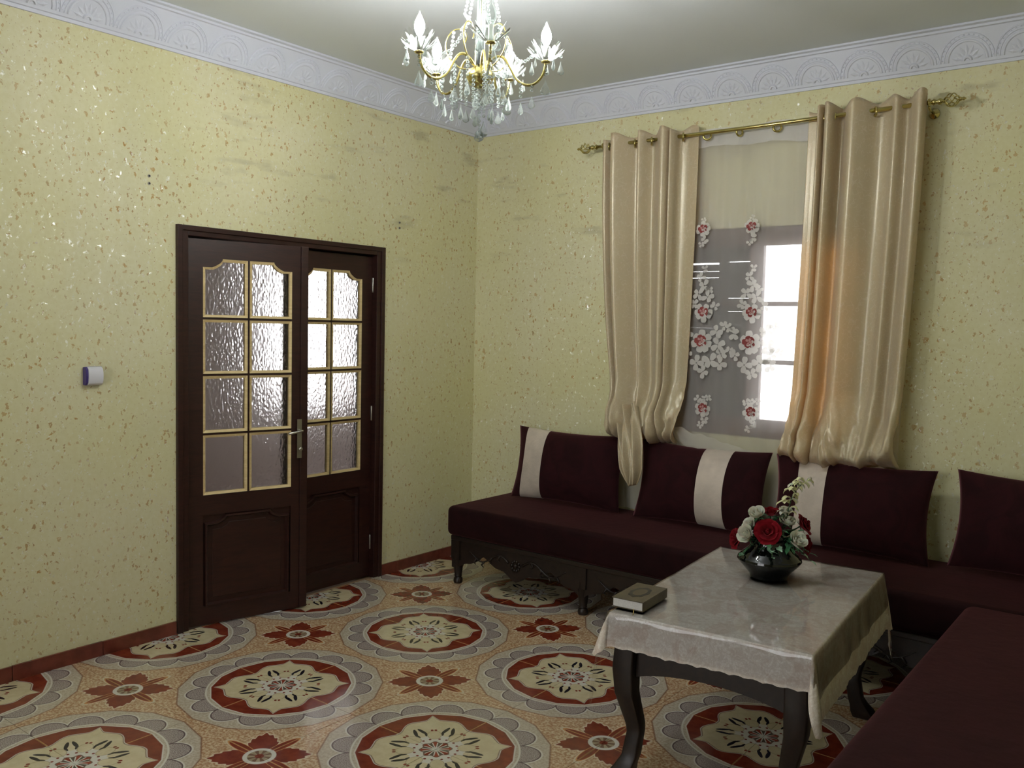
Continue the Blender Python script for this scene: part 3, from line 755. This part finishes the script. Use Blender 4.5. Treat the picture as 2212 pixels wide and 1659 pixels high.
def sofa_base(label, L, D, rot, loc):
    # local: front edge along +x at y=0, body toward +y
    t = thing('sofa_base', label, 'sofa base', loc, (0, 0, rot), None)
    zt = .298
    nleg = max(3, int(round(L/.88))+1); lx = [.035+(L-.07)*k/(nleg-1) for k in range(nleg)]
    b = MB(); b.box(0, L, 0, D, zt-.03, zt); b.obj('frame_rail', M_dark, t, bevel=.006)
    # apron, lower edge scalloped between legs
    pts = [(0, zt-.03)]
    N = 120
    low = []
    for i in range(N+1):
        x = L*i/N
        k = min(range(nleg-1), key=lambda q: abs((lx[q]+lx[q+1])/2-x)); c = (lx[k]+lx[k+1])/2; hw = (lx[k+1]-lx[k])/2
        s_ = min(1, abs(x-c)/hw)
        low.append((x, .105+.085*(math.sin(PI*s_)**2)*(1 if s_ > .5 else .9)-.012*math.cos(s_*18)))
    b = MB(); b.poly([(0, zt-.03)]+low+[(L, zt-.03)], .03, 'xz', .015); ap = b.obj('apron', M_dark, t)
    rg = random.Random(3)
    for k in range(nleg-1):   # carved rosette and leaf scrolls
        c = (lx[k]+lx[k+1])/2
        b = MB()
        for q in range(10):
            a = 2*PI*q/10
            b.lathe([(.001, -.006), (.009, -.003), (.009, 0), (.001, .002)], 8, (c+.028*math.cos(a), .013, .19+.028*math.sin(a)), 'y')
        b.lathe([(.001, -.010), (.014, -.004), (.014, .0)], 12, (c, .013, .19), 'y')
        for sg in (-1, 1):
            pth = [(c+sg*(.05+.30*u), .012, .20+.03*math.sin(u*7)) for u in [i/20 for i in range(21)]]
            b.tube(pth, [.008*(1-.6*i/20) for i in range(21)], 6)
            for i in range(1, 5):
                u = i/5; x = c+sg*(.05+.30*u); z = .20+.03*math.sin(u*7)
                b.tube([(x, .012, z), (x+sg*.02, .010, z-.022), (x+sg*.005, .011, z-.035)], [.007, .006, .002], 6)
        b.obj('carving', M_dark, ap, smooth=True)
    MB().box(.0, .03, .045, D, .15, zt-.03).obj('side_rail', M_dark, t, bevel=.004); MB().box(L-.03, L, .045, D, .15, zt-.03).obj('side_rail', M_dark, t, bevel=.004)
    for y in (.036, D-.04):
        for x in lx:
            b = MB(); b.lathe(turned_leg(.19), 14, (x, y, 0)); b.box(x-.033, x+.033, y-.032, y+.032, .15, zt-.03); b.obj('leg', M_dark, t, smooth=True, angle=.7)
    return t
sofa_base('carved dark wooden sofa base along the window wall', 3.70, .66, 0, (.43, -.70, 0))
sofa_base('dark wooden sofa base running beside the table towards the window', 2.55, .86, -PI/2, (3.29, -.76, 0))
m1 = tag(rbox('seat_mattress', .41, 4.16, -.725, -.025, .299, .478, M_velvet2, .035), 'long burgundy velvet seat mattress along the window wall', 'mattress')
m2 = tag(rbox('seat_mattress', 3.265, 4.17, -3.32, -.735, .299, .486, M_velvet2, .045), 'burgundy velvet seat mattress running beside the table', 'mattress')
# cushions
def pillow_pt(u, v, W_, H_, T_, k=1., side=1):
    # u, v in -1..1
    au, av = abs(u), abs(v)
    x = W_/2*u*(1-.075*(1-v*v)); z = H_/2*v*(1-.085*(1-u*u))
    th = ((1-au**2.4)**.62)*((1-av**2.2)**.55)
    return (x*1., side*(T_/2*th*k), z)
def cushion(label, loc, rot, s0, s1, W_=.79, H_=.455, T_=.20, group=None):
    t = thing('cushion', label, 'cushion', loc, rot)
    def shell(nm, mat, ua, ub, k, n):
        b = MB()
        for sd in (-1, 1):
            b.grid(lambda a, c: pillow_pt(ua+(ub-ua)*a, math.sin((c*2-1)*PI/2), W_, H_, T_, k, sd), n, 30)
        me = b.mesh(nm, mat, smooth=True)
        bm = bmesh.new(); bm.from_mesh(me); bmesh.ops.remove_doubles(bm, verts=bm.verts, dist=.0004); bmesh.ops.recalc_face_normals(bm, faces=bm.faces); bm.to_mesh(me); bm.free()
        o = link(nm, me, t); return o
    shell('cushion_body', M_velvet, -1, 1, 1., 44)
    if s0 is not None:
        shell('stripe_band', M_stripe, s0, s1, 1.015, 14).scale = (1, 1, 1.006)
    return t
TL = math.radians(-11)
# x axis along the wall, leaning back (top towards +y)
cushion('burgundy velvet cushion with pale stripe beside the empty sofa end', (.930, -.195, .712), (TL, 0, .03), -.80, -.37)
cushion('burgundy velvet cushion under the window, pale stripe towards the flowers', (1.815, -.195, .710), (TL, 0, -.01), .06, .48)
cushion('burgundy velvet cushion under the bunched curtain hem, with a pale stripe', (2.625, -.195, .707), (TL, 0, .0), -.66, -.27)
cushion('plain-looking burgundy velvet cushion in the sofa corner', (3.485, -.20, .722), (TL, 0, -.10), None, None)

# ------------------------------------------------------------------ table, cloth, plastic cover
TC = Vector((2.700, -1.525, 0)); TR = math.radians(5.0); TW, TLn, TZ = .675, 1.115, .594
tb = thing('coffee_table', 'dark wooden coffee table with curved legs under a lace cloth', 'table', TC, (0, 0, TR))
b = MB(); b.box(-TW/2+.01, TW/2-.01, -TLn/2+.01, TLn/2-.01, TZ-.03, TZ); b.obj('table_top', M_dark, tb, bevel=.005)
for sy in (-1, 1):
    y = sy*(TLn/2-.055)
    pts = [(-TW/2+.06, TZ-.03), (-TW/2+.06, TZ-.235)]+[(-TW/2+.06+(TW-.12)*k/20, TZ-.235+.05*math.sin(PI*k/20)**.6) for k in range(1, 20)]+[(TW/2-.06, TZ-.235), (TW/2-.06, TZ-.03)]
    b = MB(); b.poly(pts, .022, 'xz', y-.011); b.obj('apron', M_dark, tb)
for sx in (-1, 1):
    x = sx*(TW/2-.05); pts = [(-TLn/2+.06, TZ-.03), (-TLn/2+.06, TZ-.2)]+[(-TLn/2+.06+(TLn-.12)*k/20, TZ-.2+.05*math.sin(PI*k/20)**.6) for k in range(1, 20)]+[(TLn/2-.06, TZ-.2), (TLn/2-.06, TZ-.03)]
    b = MB(); b.poly(pts, .022, 'yz', x-.011); b.obj('apron', M_dark, tb)
    for sy in (-1, 1):
        y = sy*(TLn/2-.055); b = MB()
        n = 20; v = []
        for k in range(n+1):
            t = k/n; z = (TZ-.03)*(1-t)
            out = interp([(0, .0), (.28, .008), (.45, .004), (.68, -.024), (.85, -.012), (1, .022)], t)
            hw = interp([(0, .036), (.3, .038), (.45, .034), (.7, .026), (.88, .028), (.96, .042), (1, .042)], t)
            for ax, ay in ((-1, -1), (1, -1), (1, 1), (-1, 1)): v.append((x+sx*out+ax*hw, y+sy*out+ay*hw, z))
        b.add(v, [(k*4+q, k*4+(q+1) % 4, k*4+4+(q+1) % 4, k*4+4+q) for k in range(n) for q in range(4)]+[(0, 1, 2, 3), (n*4, n*4+3, n*4+2, n*4+1)])
        b.obj('leg', M_dark, tb, bevel=.006, smooth=True, angle=.8)
def drape(name, label, cat, mat, lift, dropf, flare, hem, n_side=(44, 70), ng=14, rc=.014):
    o = None
    hw, hl = TW/2+lift, TLn/2+lift
    per = []
    def edge(x0, y0, x1, y1, nx, ny, n):
        for k in range(n): per.append((x0+(x1-x0)*k/n, y0+(y1-y0)*k/n, nx, ny, 0.))
    def corner(cx, cy, a0):
        for k in range(16):
            a = a0+PI/2*k/16; per.append((cx, cy, math.cos(a), math.sin(a), math.sin(PI*k/16)))
    edge(-hw, -hl, hw, -hl, 0, -1, n_side[0]); corner(hw, -hl, -PI/2); edge(hw, -hl, hw, hl, 1, 0, n_side[1]); corner(hw, hl, 0)
    edge(hw, hl, -hw, hl, 0, 1, n_side[0]); corner(-hw, hl, PI/2); edge(-hw, hl, -hw, -hl, -1, 0, n_side[1]); corner(-hw, -hl, PI)
    n = len(per); b = MB(); v = []
    zt = TZ+.002+lift
    for j in range(ng+1):
        t = j/ng
        for i, (x, y, nx, ny, c) in enumerate(per):
            dp = dropf(x, y, nx, ny, c)
            if j == 0: d, z = .001, zt
            elif j == 1: d, z = .0045, zt-.0015
            elif j == 2: d, z = .008, zt-.008
            else:
                q = (j-2)/(ng-2)
                wav = flare*(.5+.5*math.sin(i*.42+math.sin(i*.13)*2))*q
                d = .009+wav+c*(.040*q**.8)+.012*q; z = zt-.008-(dp-.008)*q*(1-.03*c)
                if j == ng: z += hem*abs(math.sin(i*.9))
            v.append((x+nx*d, y+ny*d, z))
    f = [(j*n+i, j*n+(i+1) % n, (j+1)*n+(i+1) % n, (j+1)*n+i) for j in range(ng) for i in range(n)]
    v.append((0, 0, zt)); b.add(v, f+[(i, (i+1) % n, len(v)-1) for i in range(n)])
    o = b.obj(name, mat, None, smooth=True, angle=1.0)
    for pl in o.data.polygons:
        if len(pl.vertices) == 3: pl.use_smooth = False
    o.location = TC; o.rotation_euler = (0, 0, TR); tag(o, label, cat)
    return o
drape('tablecloth', 'beige lace tablecloth with scalloped hem on the coffee table', 'tablecloth', M_lace, .001, lambda x, y, nx, ny, c: .115+(.13 if x > 0 else .04)*c+(.12 if nx > .5 else 0)*(1-c), .006, .006)
drape('clear_table_cover', 'clear plastic cover lying over the lace tablecloth', 'table cover', M_clear, .005, lambda x, y, nx, ny, c: .105+.26*c+.03*nx, .008, .0)

# ------------------------------------------------------------------ book
TOPZ = TZ+.0115
bk = thing('book', 'thick dark book with oval cover emblem on the table corner', 'book', (2.443, -1.965, TOPZ), (0, 0, math.radians(5)))
BW, BL, BH = .118, .212, .034
M_cover = simple('olive_leather_cover', rgb(84, 74, 52), .45, var=.2, vscale=30)
M_embl = simple('darker_emblem', rgb(24, 26, 22), .4); M_gold = simple('gold_rule', rgb(78, 68, 46), .4)
b = MB(); b.box(-BW/2, BW/2, -BL/2, BL/2, 0, .003); b.box(-BW/2, BW/2, -BL/2, BL/2, BH-.003, BH); b.box(BW/2-.003, BW/2, -BL/2, BL/2, .003, BH-.003); b.obj('cover', M_cover, bk, bevel=.0008)
MB().box(-BW/2+.004, BW/2-.004, -BL/2+.004, BL/2-.004, .0031, BH-.0031).obj('pages', simple('white_page_edges', rgb(226, 224, 220), .8, var=.05, vscale=200), bk)
b = MB(); b.poly([(.034*math.cos(a)*(1+.06*math.cos(8*a)), .062*math.sin(a)*(1+.06*math.cos(8*a))) for a in [2*PI*k/48 for k in range(48)]], .0006, 'xy', BH); em = b.obj('emblem', M_embl, bk)
b = MB(); b.poly([(.022*math.cos(a), .042*math.sin(a)) for a in [2*PI*k/32 for k in range(32)]], .0008, 'xy', BH); b.obj('emblem_centre', M_gold, em)
b = MB(); b.tube([(.02, -BL/2+.01, .004), (.03, -BL/2-.012, .001), (.034, -BL/2-.028, -.012), (.036, -BL/2-.031, -.04)], .0016, 5); b.obj('bookmark', simple('yellow_ribbon', rgb(190, 160, 80), .6), bk)

# ------------------------------------------------------------------ vase and flowers
VC = Vector((2.668, -1.338, TOPZ))
va = tag(MB().lathe([(.062, 0), (.072, .002), (.074, .012), (.082, .022), (.100, .042), (.117, .060), (.124, .071), (.122, .079), (.114, .086), (.112, .090), (.103, .096), (.101, .100), (.091, .107), (.088, .111), (.078, .120), (.072, .132), (.070, .150), (.071, .166), (.075, .174), (.068, .174), (.062, .160), (.062, .140), (.07, .115), (.105, .071), (.06, .025), (.001, .018)], 48, (0, 0, 0), cap=False).obj('vase', M_black, None, smooth=True, angle=.6), 'low wide glossy black ribbed vase on the table', 'vase'); va.location = VC
DV = (VC-CAM).dot(fw)
M_rr = velvet('red_rose_petal', rgb(112, 8, 20), (.6, .1, .12, 1)); M_wp = simple('white_petal', rgb(226, 224, 206), .6, var=.06, vscale=30, Subsurface_Weight=.15); M_yw = simple('cream_petal', rgb(232, 230, 178), .6, var=.08, vscale=40)
M_leaf = simple('green_leaf', rgb(66, 122, 82), .45, var=.4, vscale=60); M_pale = simple('frosted_leaf', rgb(160, 200, 172), .5, var=.3, vscale=60); M_stem = simple('stem_green', rgb(40, 74, 40), .5)
def frame_for(d):
    d = d.normalized(); a = d.orthogonal().normalized(); return a, d.cross(a), d
def rose_mesh(mat, R, open_, nr=4):
    b = MB(); rg = random.Random(int(R*9999))
    for ring in range(nr):
        f = ring/(nr-1); npet = 3+ring; rad = R*(.16+.62*f)
        for k in range(npet):
            a0 = 2*PI*k/npet+ring*.9; wdt = 2*PI/npet*1.35; hgt = R*(1.05-.28*f*open_)
            lean = f*open_; jit = rg.uniform(.92, 1.08)
            def fn(u, v, a0=a0, wdt=wdt, rad=rad, hgt=hgt, lean=lean, jit=jit):
                a = a0+(u-.5)*wdt*(.55+.45*math.sin(PI*min(1, v*.62+.2)))
                top = 1-.22*abs(u-.5)**2*4
                r = rad*(.25+.75*math.sin(v*PI/2)**.7)*jit+R*.42*lean*v**2.2
                z = hgt*v*top-R*.30*lean*v**3
                r += .03*R*math.sin(u*9+ring_*2)*v
                return (r*math.cos(a), r*math.sin(a), z-R*.45)
            ring_ = ring
            b.grid(fn, 6, 6)
    b.lathe([(R*.02, -.5*R), (R*.2, -.35*R), (R*.16, .35*R), (R*.02, .5*R)], 8)
    return b.mesh('bloom', mat, smooth=True)
def place_flower(name, label, px, py, dd, R, mat, open_, face, group=None, leaf=True):
    c = at_depth(px, py, DV+dd)
    mouth = VC+Vector((0, 0, .135)); d = (c-mouth)
    base = mouth+d*.04
    t = thing(name, label, 'flower', base, group=group)
    dirn = (face if face else d).normalized()
    o = link('bloom', rose_mesh(mat, R, open_), t); o.location = c-base; o.rotation_euler = dirn.to_track_quat('Z', 'Y').to_euler()
    e = c-dirn*R*.5-base
    b = MB(); b.tube(catmull([Vector((0, 0, -.05))*1.0, e*.4+Vector((0, 0, .01)), e*.8, e], 10), .0028, 6); b.obj('stem', M_stem, t, smooth=True)
    b = MB(); a_, b_, d_ = frame_for(dirn)
    for k in range(5):
        an = 2*PI*k/5; q = a_*math.cos(an)+b_*math.sin(an); s_ = q.cross(d_)
        v = [e, e+q*R*.45+s_*R*.16+d_*R*.05, e+q*R*.95+d_*R*.02, e+q*R*.45-s_*R*.16+d_*R*.05]
        b.add(v, [(0, 1, 2), (0, 2, 3)])
    b.obj('sepals', M_leaf, t)
    return t
toC = (CAM-VC).normalized()
place_flower('red_rose', 'large open red rose at the front of the bouquet', 1658, 1148, -.075, .045, M_rr, 1., toC+Vector((0, 0, .35)))
place_flower('red_rose', 'small red rose at the top of the bouquet between white blooms', 1665, 1106, -.01, .032, M_rr, .5, toC*.3+Vector((0, 0, 1)))
place_flower('red_rose', 'ragged red rose beside the white orchid spray', 1738, 1132, .02, .040, M_rr, .9, rt*1.+toC*.4+Vector((0, 0, .5)))
place_flower('red_rose', 'red rose drooping beside the cluster of three white rosebuds', 1588, 1163, .03, .036, M_rr, .9, -rt+toC*.3+Vector((0, 0, .2)))
place_flower('red_rose', 'low red rose tucked behind the plump white rosebud', 1744, 1176, .05, .034, M_rr, .9, rt+Vector((0, 0, -.05)))
place_flower('white_rosebud', 'white rosebud standing highest, beside the small red rose', 1635, 1109, -.03, .036, M_wp, .35, -rt*.35+toC*.5+Vector((0, 0, 1)))
place_flower('white_rosebud', 'white rosebud squeezed between two other white rosebuds', 1618, 1133, -.02, .030, M_wp, .6, -rt*.8+toC*.5+Vector((0, 0, .6)))
place_flower('white_rosebud', 'white rosebud leaning out over the red drooping rose', 1612, 1154, -.05, .039, M_wp, .35, -rt*.8+toC*.7+Vector((0, 0, .25)))
place_flower('white_rosebud', 'plump white rosebud low over the vase shoulder', 1723, 1169, -.075, .042, M_wp, .25, rt*.5+toC*.8+Vector((0, 0, .5)))
place_flower('white_rosebud', 'white bloom at the foot of the orchid spray', 1702, 1126, -.01, .034, M_wp, .6, rt*.2+toC*.4+Vector((0, 0, 1)))
place_flower('white_rosebud', 'white bloom just above another at the orchid stem', 1697, 1103, .0, .026, M_wp, .5, rt*.1+toC*.4+Vector((0, 0, 1)))
# orchid spray
mouth = VC+Vector((0, 0, .135))
sp = thing('orchid_spray', 'tall curved spray of creamy white orchid florets', 'flower', mouth)
pth = [Vector((0, 0, -.03))]+[at_depth(px, py, DV+d)-mouth for px, py, d in ((1690, 1140, 0), (1703, 1100, -.01), (1713, 1070, -.01), (1728, 1050, -.01), (1740, 1043, -.01))]
cv = catmull(pth, 30); b = MB(); b.tube(cv, [.003-.0015*k/30 for k in range(31)], 6); b.obj('stem', M_stem, sp, smooth=True)
rg = random.Random(5)
for k in range(18):
    p = cv[min(30, 9+int(k*1.25))]+Vector((rg.uniform(-.006, .006), rg.uniform(-.006, .006), rg.uniform(-.004, .004))); sd = -1 if k % 2 == 0 else 1
    L = (.050 if sd < 0 else .036)*(1-.25*k/24)
    for side_ in (0, 1):
        b = MB(); dr = (rt*sd*1.+Vector((0, 0, .35))+toC*rg.uniform(-.8, 1.)+rt*rg.uniform(-.6, .6)+Vector((0, 0, rg.uniform(-.3, .3)))).normalized(); tip = p+dr*L
        lw = Vector((0, 0, 1)).cross(dr).normalized()
        ctrl = catmull([p, p+dr*L*.5+Vector((0, 0, .008)), tip-Vector((0, 0, .006)), tip+dr*.004-Vector((0, 0, .016))], 8)
        v = []
        for i, q in enumerate(ctrl):
            ww = .0085*math.sin(PI*(i+.6)/9.2); v += [q-lw*ww+Vector((0, 0, .003)), q, q+lw*ww+Vector((0, 0, .003))]
        b.add(v, [(i*3+j, i*3+j+1, i*3+4+j, i*3+3+j) for i in range(8) for j in (0, 1)])
        o = b.obj('floret', M_yw if (k+side_) % 3 else M_wp, sp, smooth=True); o.modifiers.new('thick', 'SOLIDIFY').thickness = .0012
# foliage sprigs
def sprig(label, px, py, dd, mat, seed, n=7, L=.03):
    tip = at_depth(px, py, DV+dd); base = mouth+(tip-mouth)*.08
    t = thing('leaf_sprig', label, 'foliage', base)
    cvv = catmull([Vector((0, 0, -.03)), (tip-base)*.45+Vector((0, 0, .03)), tip-base], 14)
    b = MB(); b.tube(cvv, .0016, 5); b.obj('stem', M_stem, t, smooth=True)
    r_ = random.Random(seed)
    for k in range(n):
        p = cvv[5+int(9*k/(n-1))]; d = (cvv[-1]-cvv[0]).normalized()
        q = (d*.5+Vector((r_.uniform(-1, 1), r_.uniform(-1, 1), r_.uniform(-.9, .5)))).normalized(); s_ = q.cross(Vector((r_.uniform(-.4, .4), r_.uniform(-.4, .4), 1))).normalized()
        l = L*r_.uniform(.8, 1.4); up_ = s_.cross(q)
        b = MB(); v = []
        for i in range(6):
            u = i/5; w_ = l*.30*math.sin(PI*(u*.86+.1))*(1.15 if i % 2 else .8); c = p+q*l*u-up_*l*.25*u*u
            v += [c-s_*w_+up_*w_*.3, c, c+s_*w_+up_*w_*.3]
        b.add(v, [(i*3+j, i*3+j+1, i*3+4+j, i*3+3+j) for i in range(5) for j in (0, 1)])
        b.obj('leaf', mat, t, smooth=True)
for lab, px, py, dd, mt in (
    ('green leaf sprig drooping below the drooping red rose', 1606, 1196, -.02, M_leaf), ('green leaf sprig hanging beneath the leaning white bud', 1625, 1178, -.05, M_leaf),
    ('frosted pale leaf sprig hanging over the front of the vase', 1668, 1205, -.12, M_pale), ('long frosted leaf sprig reaching down the vase front', 1686, 1214, -.11, M_pale),
    ('green leaf sprig under the large red rose', 1650, 1188, -.10, M_leaf), ('green leaf sprig below the plump white bud', 1715, 1192, -.08, M_leaf),
    ('green leaf sprig spreading past the vase shoulder towards the sofa corner', 1748, 1195, .0, M_leaf), ('frosted leaf tips hanging past the low red rose', 1752, 1212, .01, M_pale),
    ('dark green leaves filling the gap beside the large red rose', 1690, 1150, -.05, M_leaf), ('green leaves between the orchid stem and small red rose', 1682, 1118, .02, M_leaf),
    ('dark green leaves behind the plump white bud', 1700, 1170, -.04, M_leaf), ('dark green leaves under the white rosebuds', 1632, 1165, -.03, M_leaf),
    ('leaf sprig at the back of the bouquet', 1720, 1150, .05, M_leaf)):
    sprig(lab, px, py, dd, mt, int(px+py))

# ------------------------------------------------------------------ chandelier
CC = at_depth(1037, 167, 3.22)
ch = thing('chandelier', 'brass chandelier with glass cups, beads and crystal drops', 'chandelier', CC)
M_on = emis('lit_bulb', (1., 1., .985, 1), BULB); M_off = thin_glass('unlit_bulb_glass', .85, 1.45)
M_glassp = thin_glass('pressed_glass', .95, 1.45)
M_candle = simple('white_candle_sleeve', rgb(225, 225, 215), .5)
b = MB(); b.lathe([(.004, -.040), (.022, -.036), (.040, -.024), (.050, -.004), (.051, .006), (.044, .022), (.030, .032), (.018, .036), (.014, .044)], 32); b.obj('bowl', M_brass, ch, smooth=True)
top = H-CC.z
b = MB()
for k in range(8):
    a = 2*PI*k/8; b.tube([(.010*math.cos(a), .010*math.sin(a), .04), (.010*math.cos(a), .010*math.sin(a), top-.06)], .0058, 6)
b.obj('glass_stem', M_glassp, ch, smooth=True)
MB().tube([(0, 0, .03), (0, 0, top-.03)], .004, 8).obj('stem_core', M_brass, ch, smooth=True)
MB().lathe([(.05, top), (.052, top-.012), (.035, top-.03), (.012, top-.045), (.012, top-.07)], 28).obj('ceiling_rose', M_brass, ch, smooth=True)
# direction from the chandelier to the camera on plan
dc = Vector((CAM.x-CC.x, CAM.y-CC.y, 0)).normalized(); a_cam = math.atan2(dc.y, dc.x)
AR = .238
def bead_mesh():
    return MB().lathe([(.0005, -.0065), (.005, -.004), (.0068, 0), (.005, .004), (.0005, .0065)], 8)
def drop_mesh(h, w_, nm):
    b = MB(); pr_ = [(.0008, 0), (w_*.28, -h*.25), (w_*.75, -h*.58), (w_, -h*.78), (w_*.72, -h*.93), (.001, -h)]
    b.lathe(pr_, 7); v = [(x, y*.55, z) for x, y, z in b.v]; b.v = v
    return b.mesh(nm, M_crys)
DROP = {'s': drop_mesh(.036, .009, 'crystal_drop'), 'm': drop_mesh(.048, .0135, 'crystal_drop'), 'l': drop_mesh(.056, .0195, 'crystal_drop')}
def string(pts, spacing=.0145):
    # beads along a polyline
    L = 0; b = MB(); pts = [Vector(q) for q in pts]; acc = 0
    for p, q in zip(pts, pts[1:]):
        d = (q-p).length; s_ = acc
        while s_ < d:
            c = p+(q-p)*(s_/d); b.lathe([(.0005, -.0062), (.0048, -.004), (.0064, 0), (.0048, .004), (.0005, .0062)], 7, c); s_ += spacing
        acc = s_-d
    return b.obj('bead_string', M_crys, ch, smooth=True)
def hang(p, n, kind):
    p = Vector(p)
    if n: string([p, p-Vector((0, 0, .0145*n))])
    o = link('crystal_drop', DROP[kind], ch, p-Vector((0, 0, .0145*n+.004)), (0, 0, random.uniform(0, 3)))
lit = {1, 3, 4}
for k in range(5):
    th = a_cam+math.radians(8)+2*PI*k/5           # k=0 towards the camera, 1 = right-hand side in the photo
    d = Vector((math.cos(th), math.sin(th), 0)); zc = .052
    P = lambda r, z: d*r+Vector((0, 0, z))
    b = MB(); b.tube(catmull([P(.018, .030), P(.035, .055), P(.060, .072), P(.085, .068), P(.108, .035), P(.135, -.010), P(.170, -.030), P(.205, -.022), P(.230, .010), P(AR, zc)], 44), .0048, 8); b.obj('arm', M_brass, ch, smooth=True)
    # thin scroll
    s2 = Vector((math.cos(th+PI/5), math.sin(th+PI/5), 0)); Q = lambda r, z: s2*r+Vector((0, 0, z))
    b = MB(); b.tube(catmull([Q(.03, .03), Q(.075, .035), Q(.118, .075), Q(.128, .125), Q(.105, .165), Q(.070, .170), Q(.052, .145), Q(.060, .120)], 40), .0026, 6); b.obj('scroll', M_brass, ch, smooth=True)
    # socket, sleeve, cup
    b = MB(); b.lathe([(.004, zc-.006), (.016, zc-.004), (.018, zc), (.012, zc+.004)], 16, (d.x*AR, d.y*AR, 0)); b.obj('cup_holder', M_brass, ch, smooth=True)
    b = MB(); b.lathe([(.009, zc+.004), (.009, zc+.058)], 14, (d.x*AR, d.y*AR, 0)); b.obj('candle_sleeve', M_candle, ch, smooth=True)
    b = MB()
    for ring, (npet, rm, hm) in enumerate(((18, .063, .032), (14, .048, .060))):
        for j in range(npet):
            a0 = 2*PI*(j+.5*ring)/npet
            def fn(u, v, a0=a0, rm=rm, hm=hm, npet=npet):
                a = a0+(u-.5)*2*PI/npet*.97
                v = v*(1-.13*(2*u-1)**2)
                r = .014+(rm-.014)*v**.85; z = hm*v**1.25+.008*math.sin(PI*u)*v
                if v > .8: r += .006*((v-.8)/.2)*math.sin(PI*u)
                return (d.x*AR+r*math.cos(a), d.y*AR+r*math.sin(a), zc+.004+z)
            b.grid(fn, 4, 6)
    b.obj('glass_cup', M_glassp, ch, smooth=True)
    b = MB(); b.lathe([(.008, zc+.056), (.010, zc+.060), (.0165, zc+.074), (.0185, zc+.086), (.0165, zc+.100), (.010, zc+.116), (.004, zc+.128), (.0006, zc+.138)], 20, (d.x*AR, d.y*AR, 0))
    b.obj('bulb', M_on if k in lit else M_off, ch, smooth=True)
    # drops under the cup rim
    for j in range(5):
        a = th+2*PI*j/5+.3; hang((d.x*AR+.055*math.cos(a), d.y*AR+.055*math.sin(a), zc+.022), 1, 's' if j % 2 else 'm')
    hang(P(AR, zc-.012)+Vector((0, 0, -.004)), 3, 'l')
    # drops under the arm and under the bowl
    hang(P(.150, -.026), 4, 'm'); hang(P(.190, -.034), 2, 'm')
    hang(P(.100, .040), 8, 'l' if k % 2 else 'm')
    hang(Q(.050, -.008), 7, 'm'); hang(Q(.095, .045), 5, 'l')
    # bead garlands: stem top to scroll, and scroll to cup
    string([P(.020, top*.80)]+[P(.020+.06*t, top*.80+(.155-top*.80)*t-.02*math.sin(PI*t)) for t in (.25, .5, .75)]+[Q(.075, .168)])
    e = P(AR-.05, zc+.02); s_ = Q(.100, .160)
    string([s_+(e-s_)*t-Vector((0, 0, .05*math.sin(PI*t))) for t in [i/8 for i in range(9)]])
hang((0, 0, -.040), 9, 'l'); hang((.012, .01, -.036), 8, 'l'); hang((-.02, .0, -.036), 6, 'm')
b = MB(); b.lathe([(.001, -.016), (.011, -.012), (.0165, 0), (.011, .012), (.001, .016)], 12, (0, 0, -.205)); b.obj('crystal_ball', M_crys, ch)

# ------------------------------------------------------------------ small wall fixtures
sw = thing('wall_device', 'small white wall unit with purple sides beside the door', 'wall unit', (0, -2.690, 1.305))
b = MB(); b.poly([(.0, -.040), (.020, -.042), (.030, -.030), (.033, 0), (.030, .030), (.020, .042), (0, .040)], .078, 'xz', -.039); b.obj('housing', simple('purple_plastic', rgb(70, 56, 120), .4), sw, bevel=.002)
b = MB(); b.poly([(.018, -.0425), (.032, -.034), (.0375, -.02), (.0385, 0), (.0375, .02), (.032, .034), (.018, .0425)], .066, 'xz', -.033+.004); b.obj('front_cover', simple('white_plastic', rgb(222, 222, 228), .35), sw, smooth=True, angle=.6)
M_hole = simple('dark_plug', rgb(40, 36, 34), .6); M_ring = simple('pale_plug_ring', rgb(170, 165, 150), .6)
for y, zz, lab in ((-2.406, (2.240, 2.205), 'dark screw plugs in the plaster above the wall unit'), (-.744, (2.195, 2.162), 'dark screw plugs in the plaster between door and room corner')):
    for z, wd in zip(zz, ('upper', 'lower')):
        t = thing('wall_plug', wd+' of two '+lab, 'wall plug', (0, y, z), group='screw plugs in the plaster')
        MB().lathe([(.0075, .0), (.0075, .003), (.004, .0035)], 12, (0, 0, 0), 'x').obj('plug_ring', M_ring, t); MB().lathe([(.0045, .003), (.0045, .0055), (.001, .006)], 10, (0, 0, 0), 'x').obj('screw_head', M_hole, t)
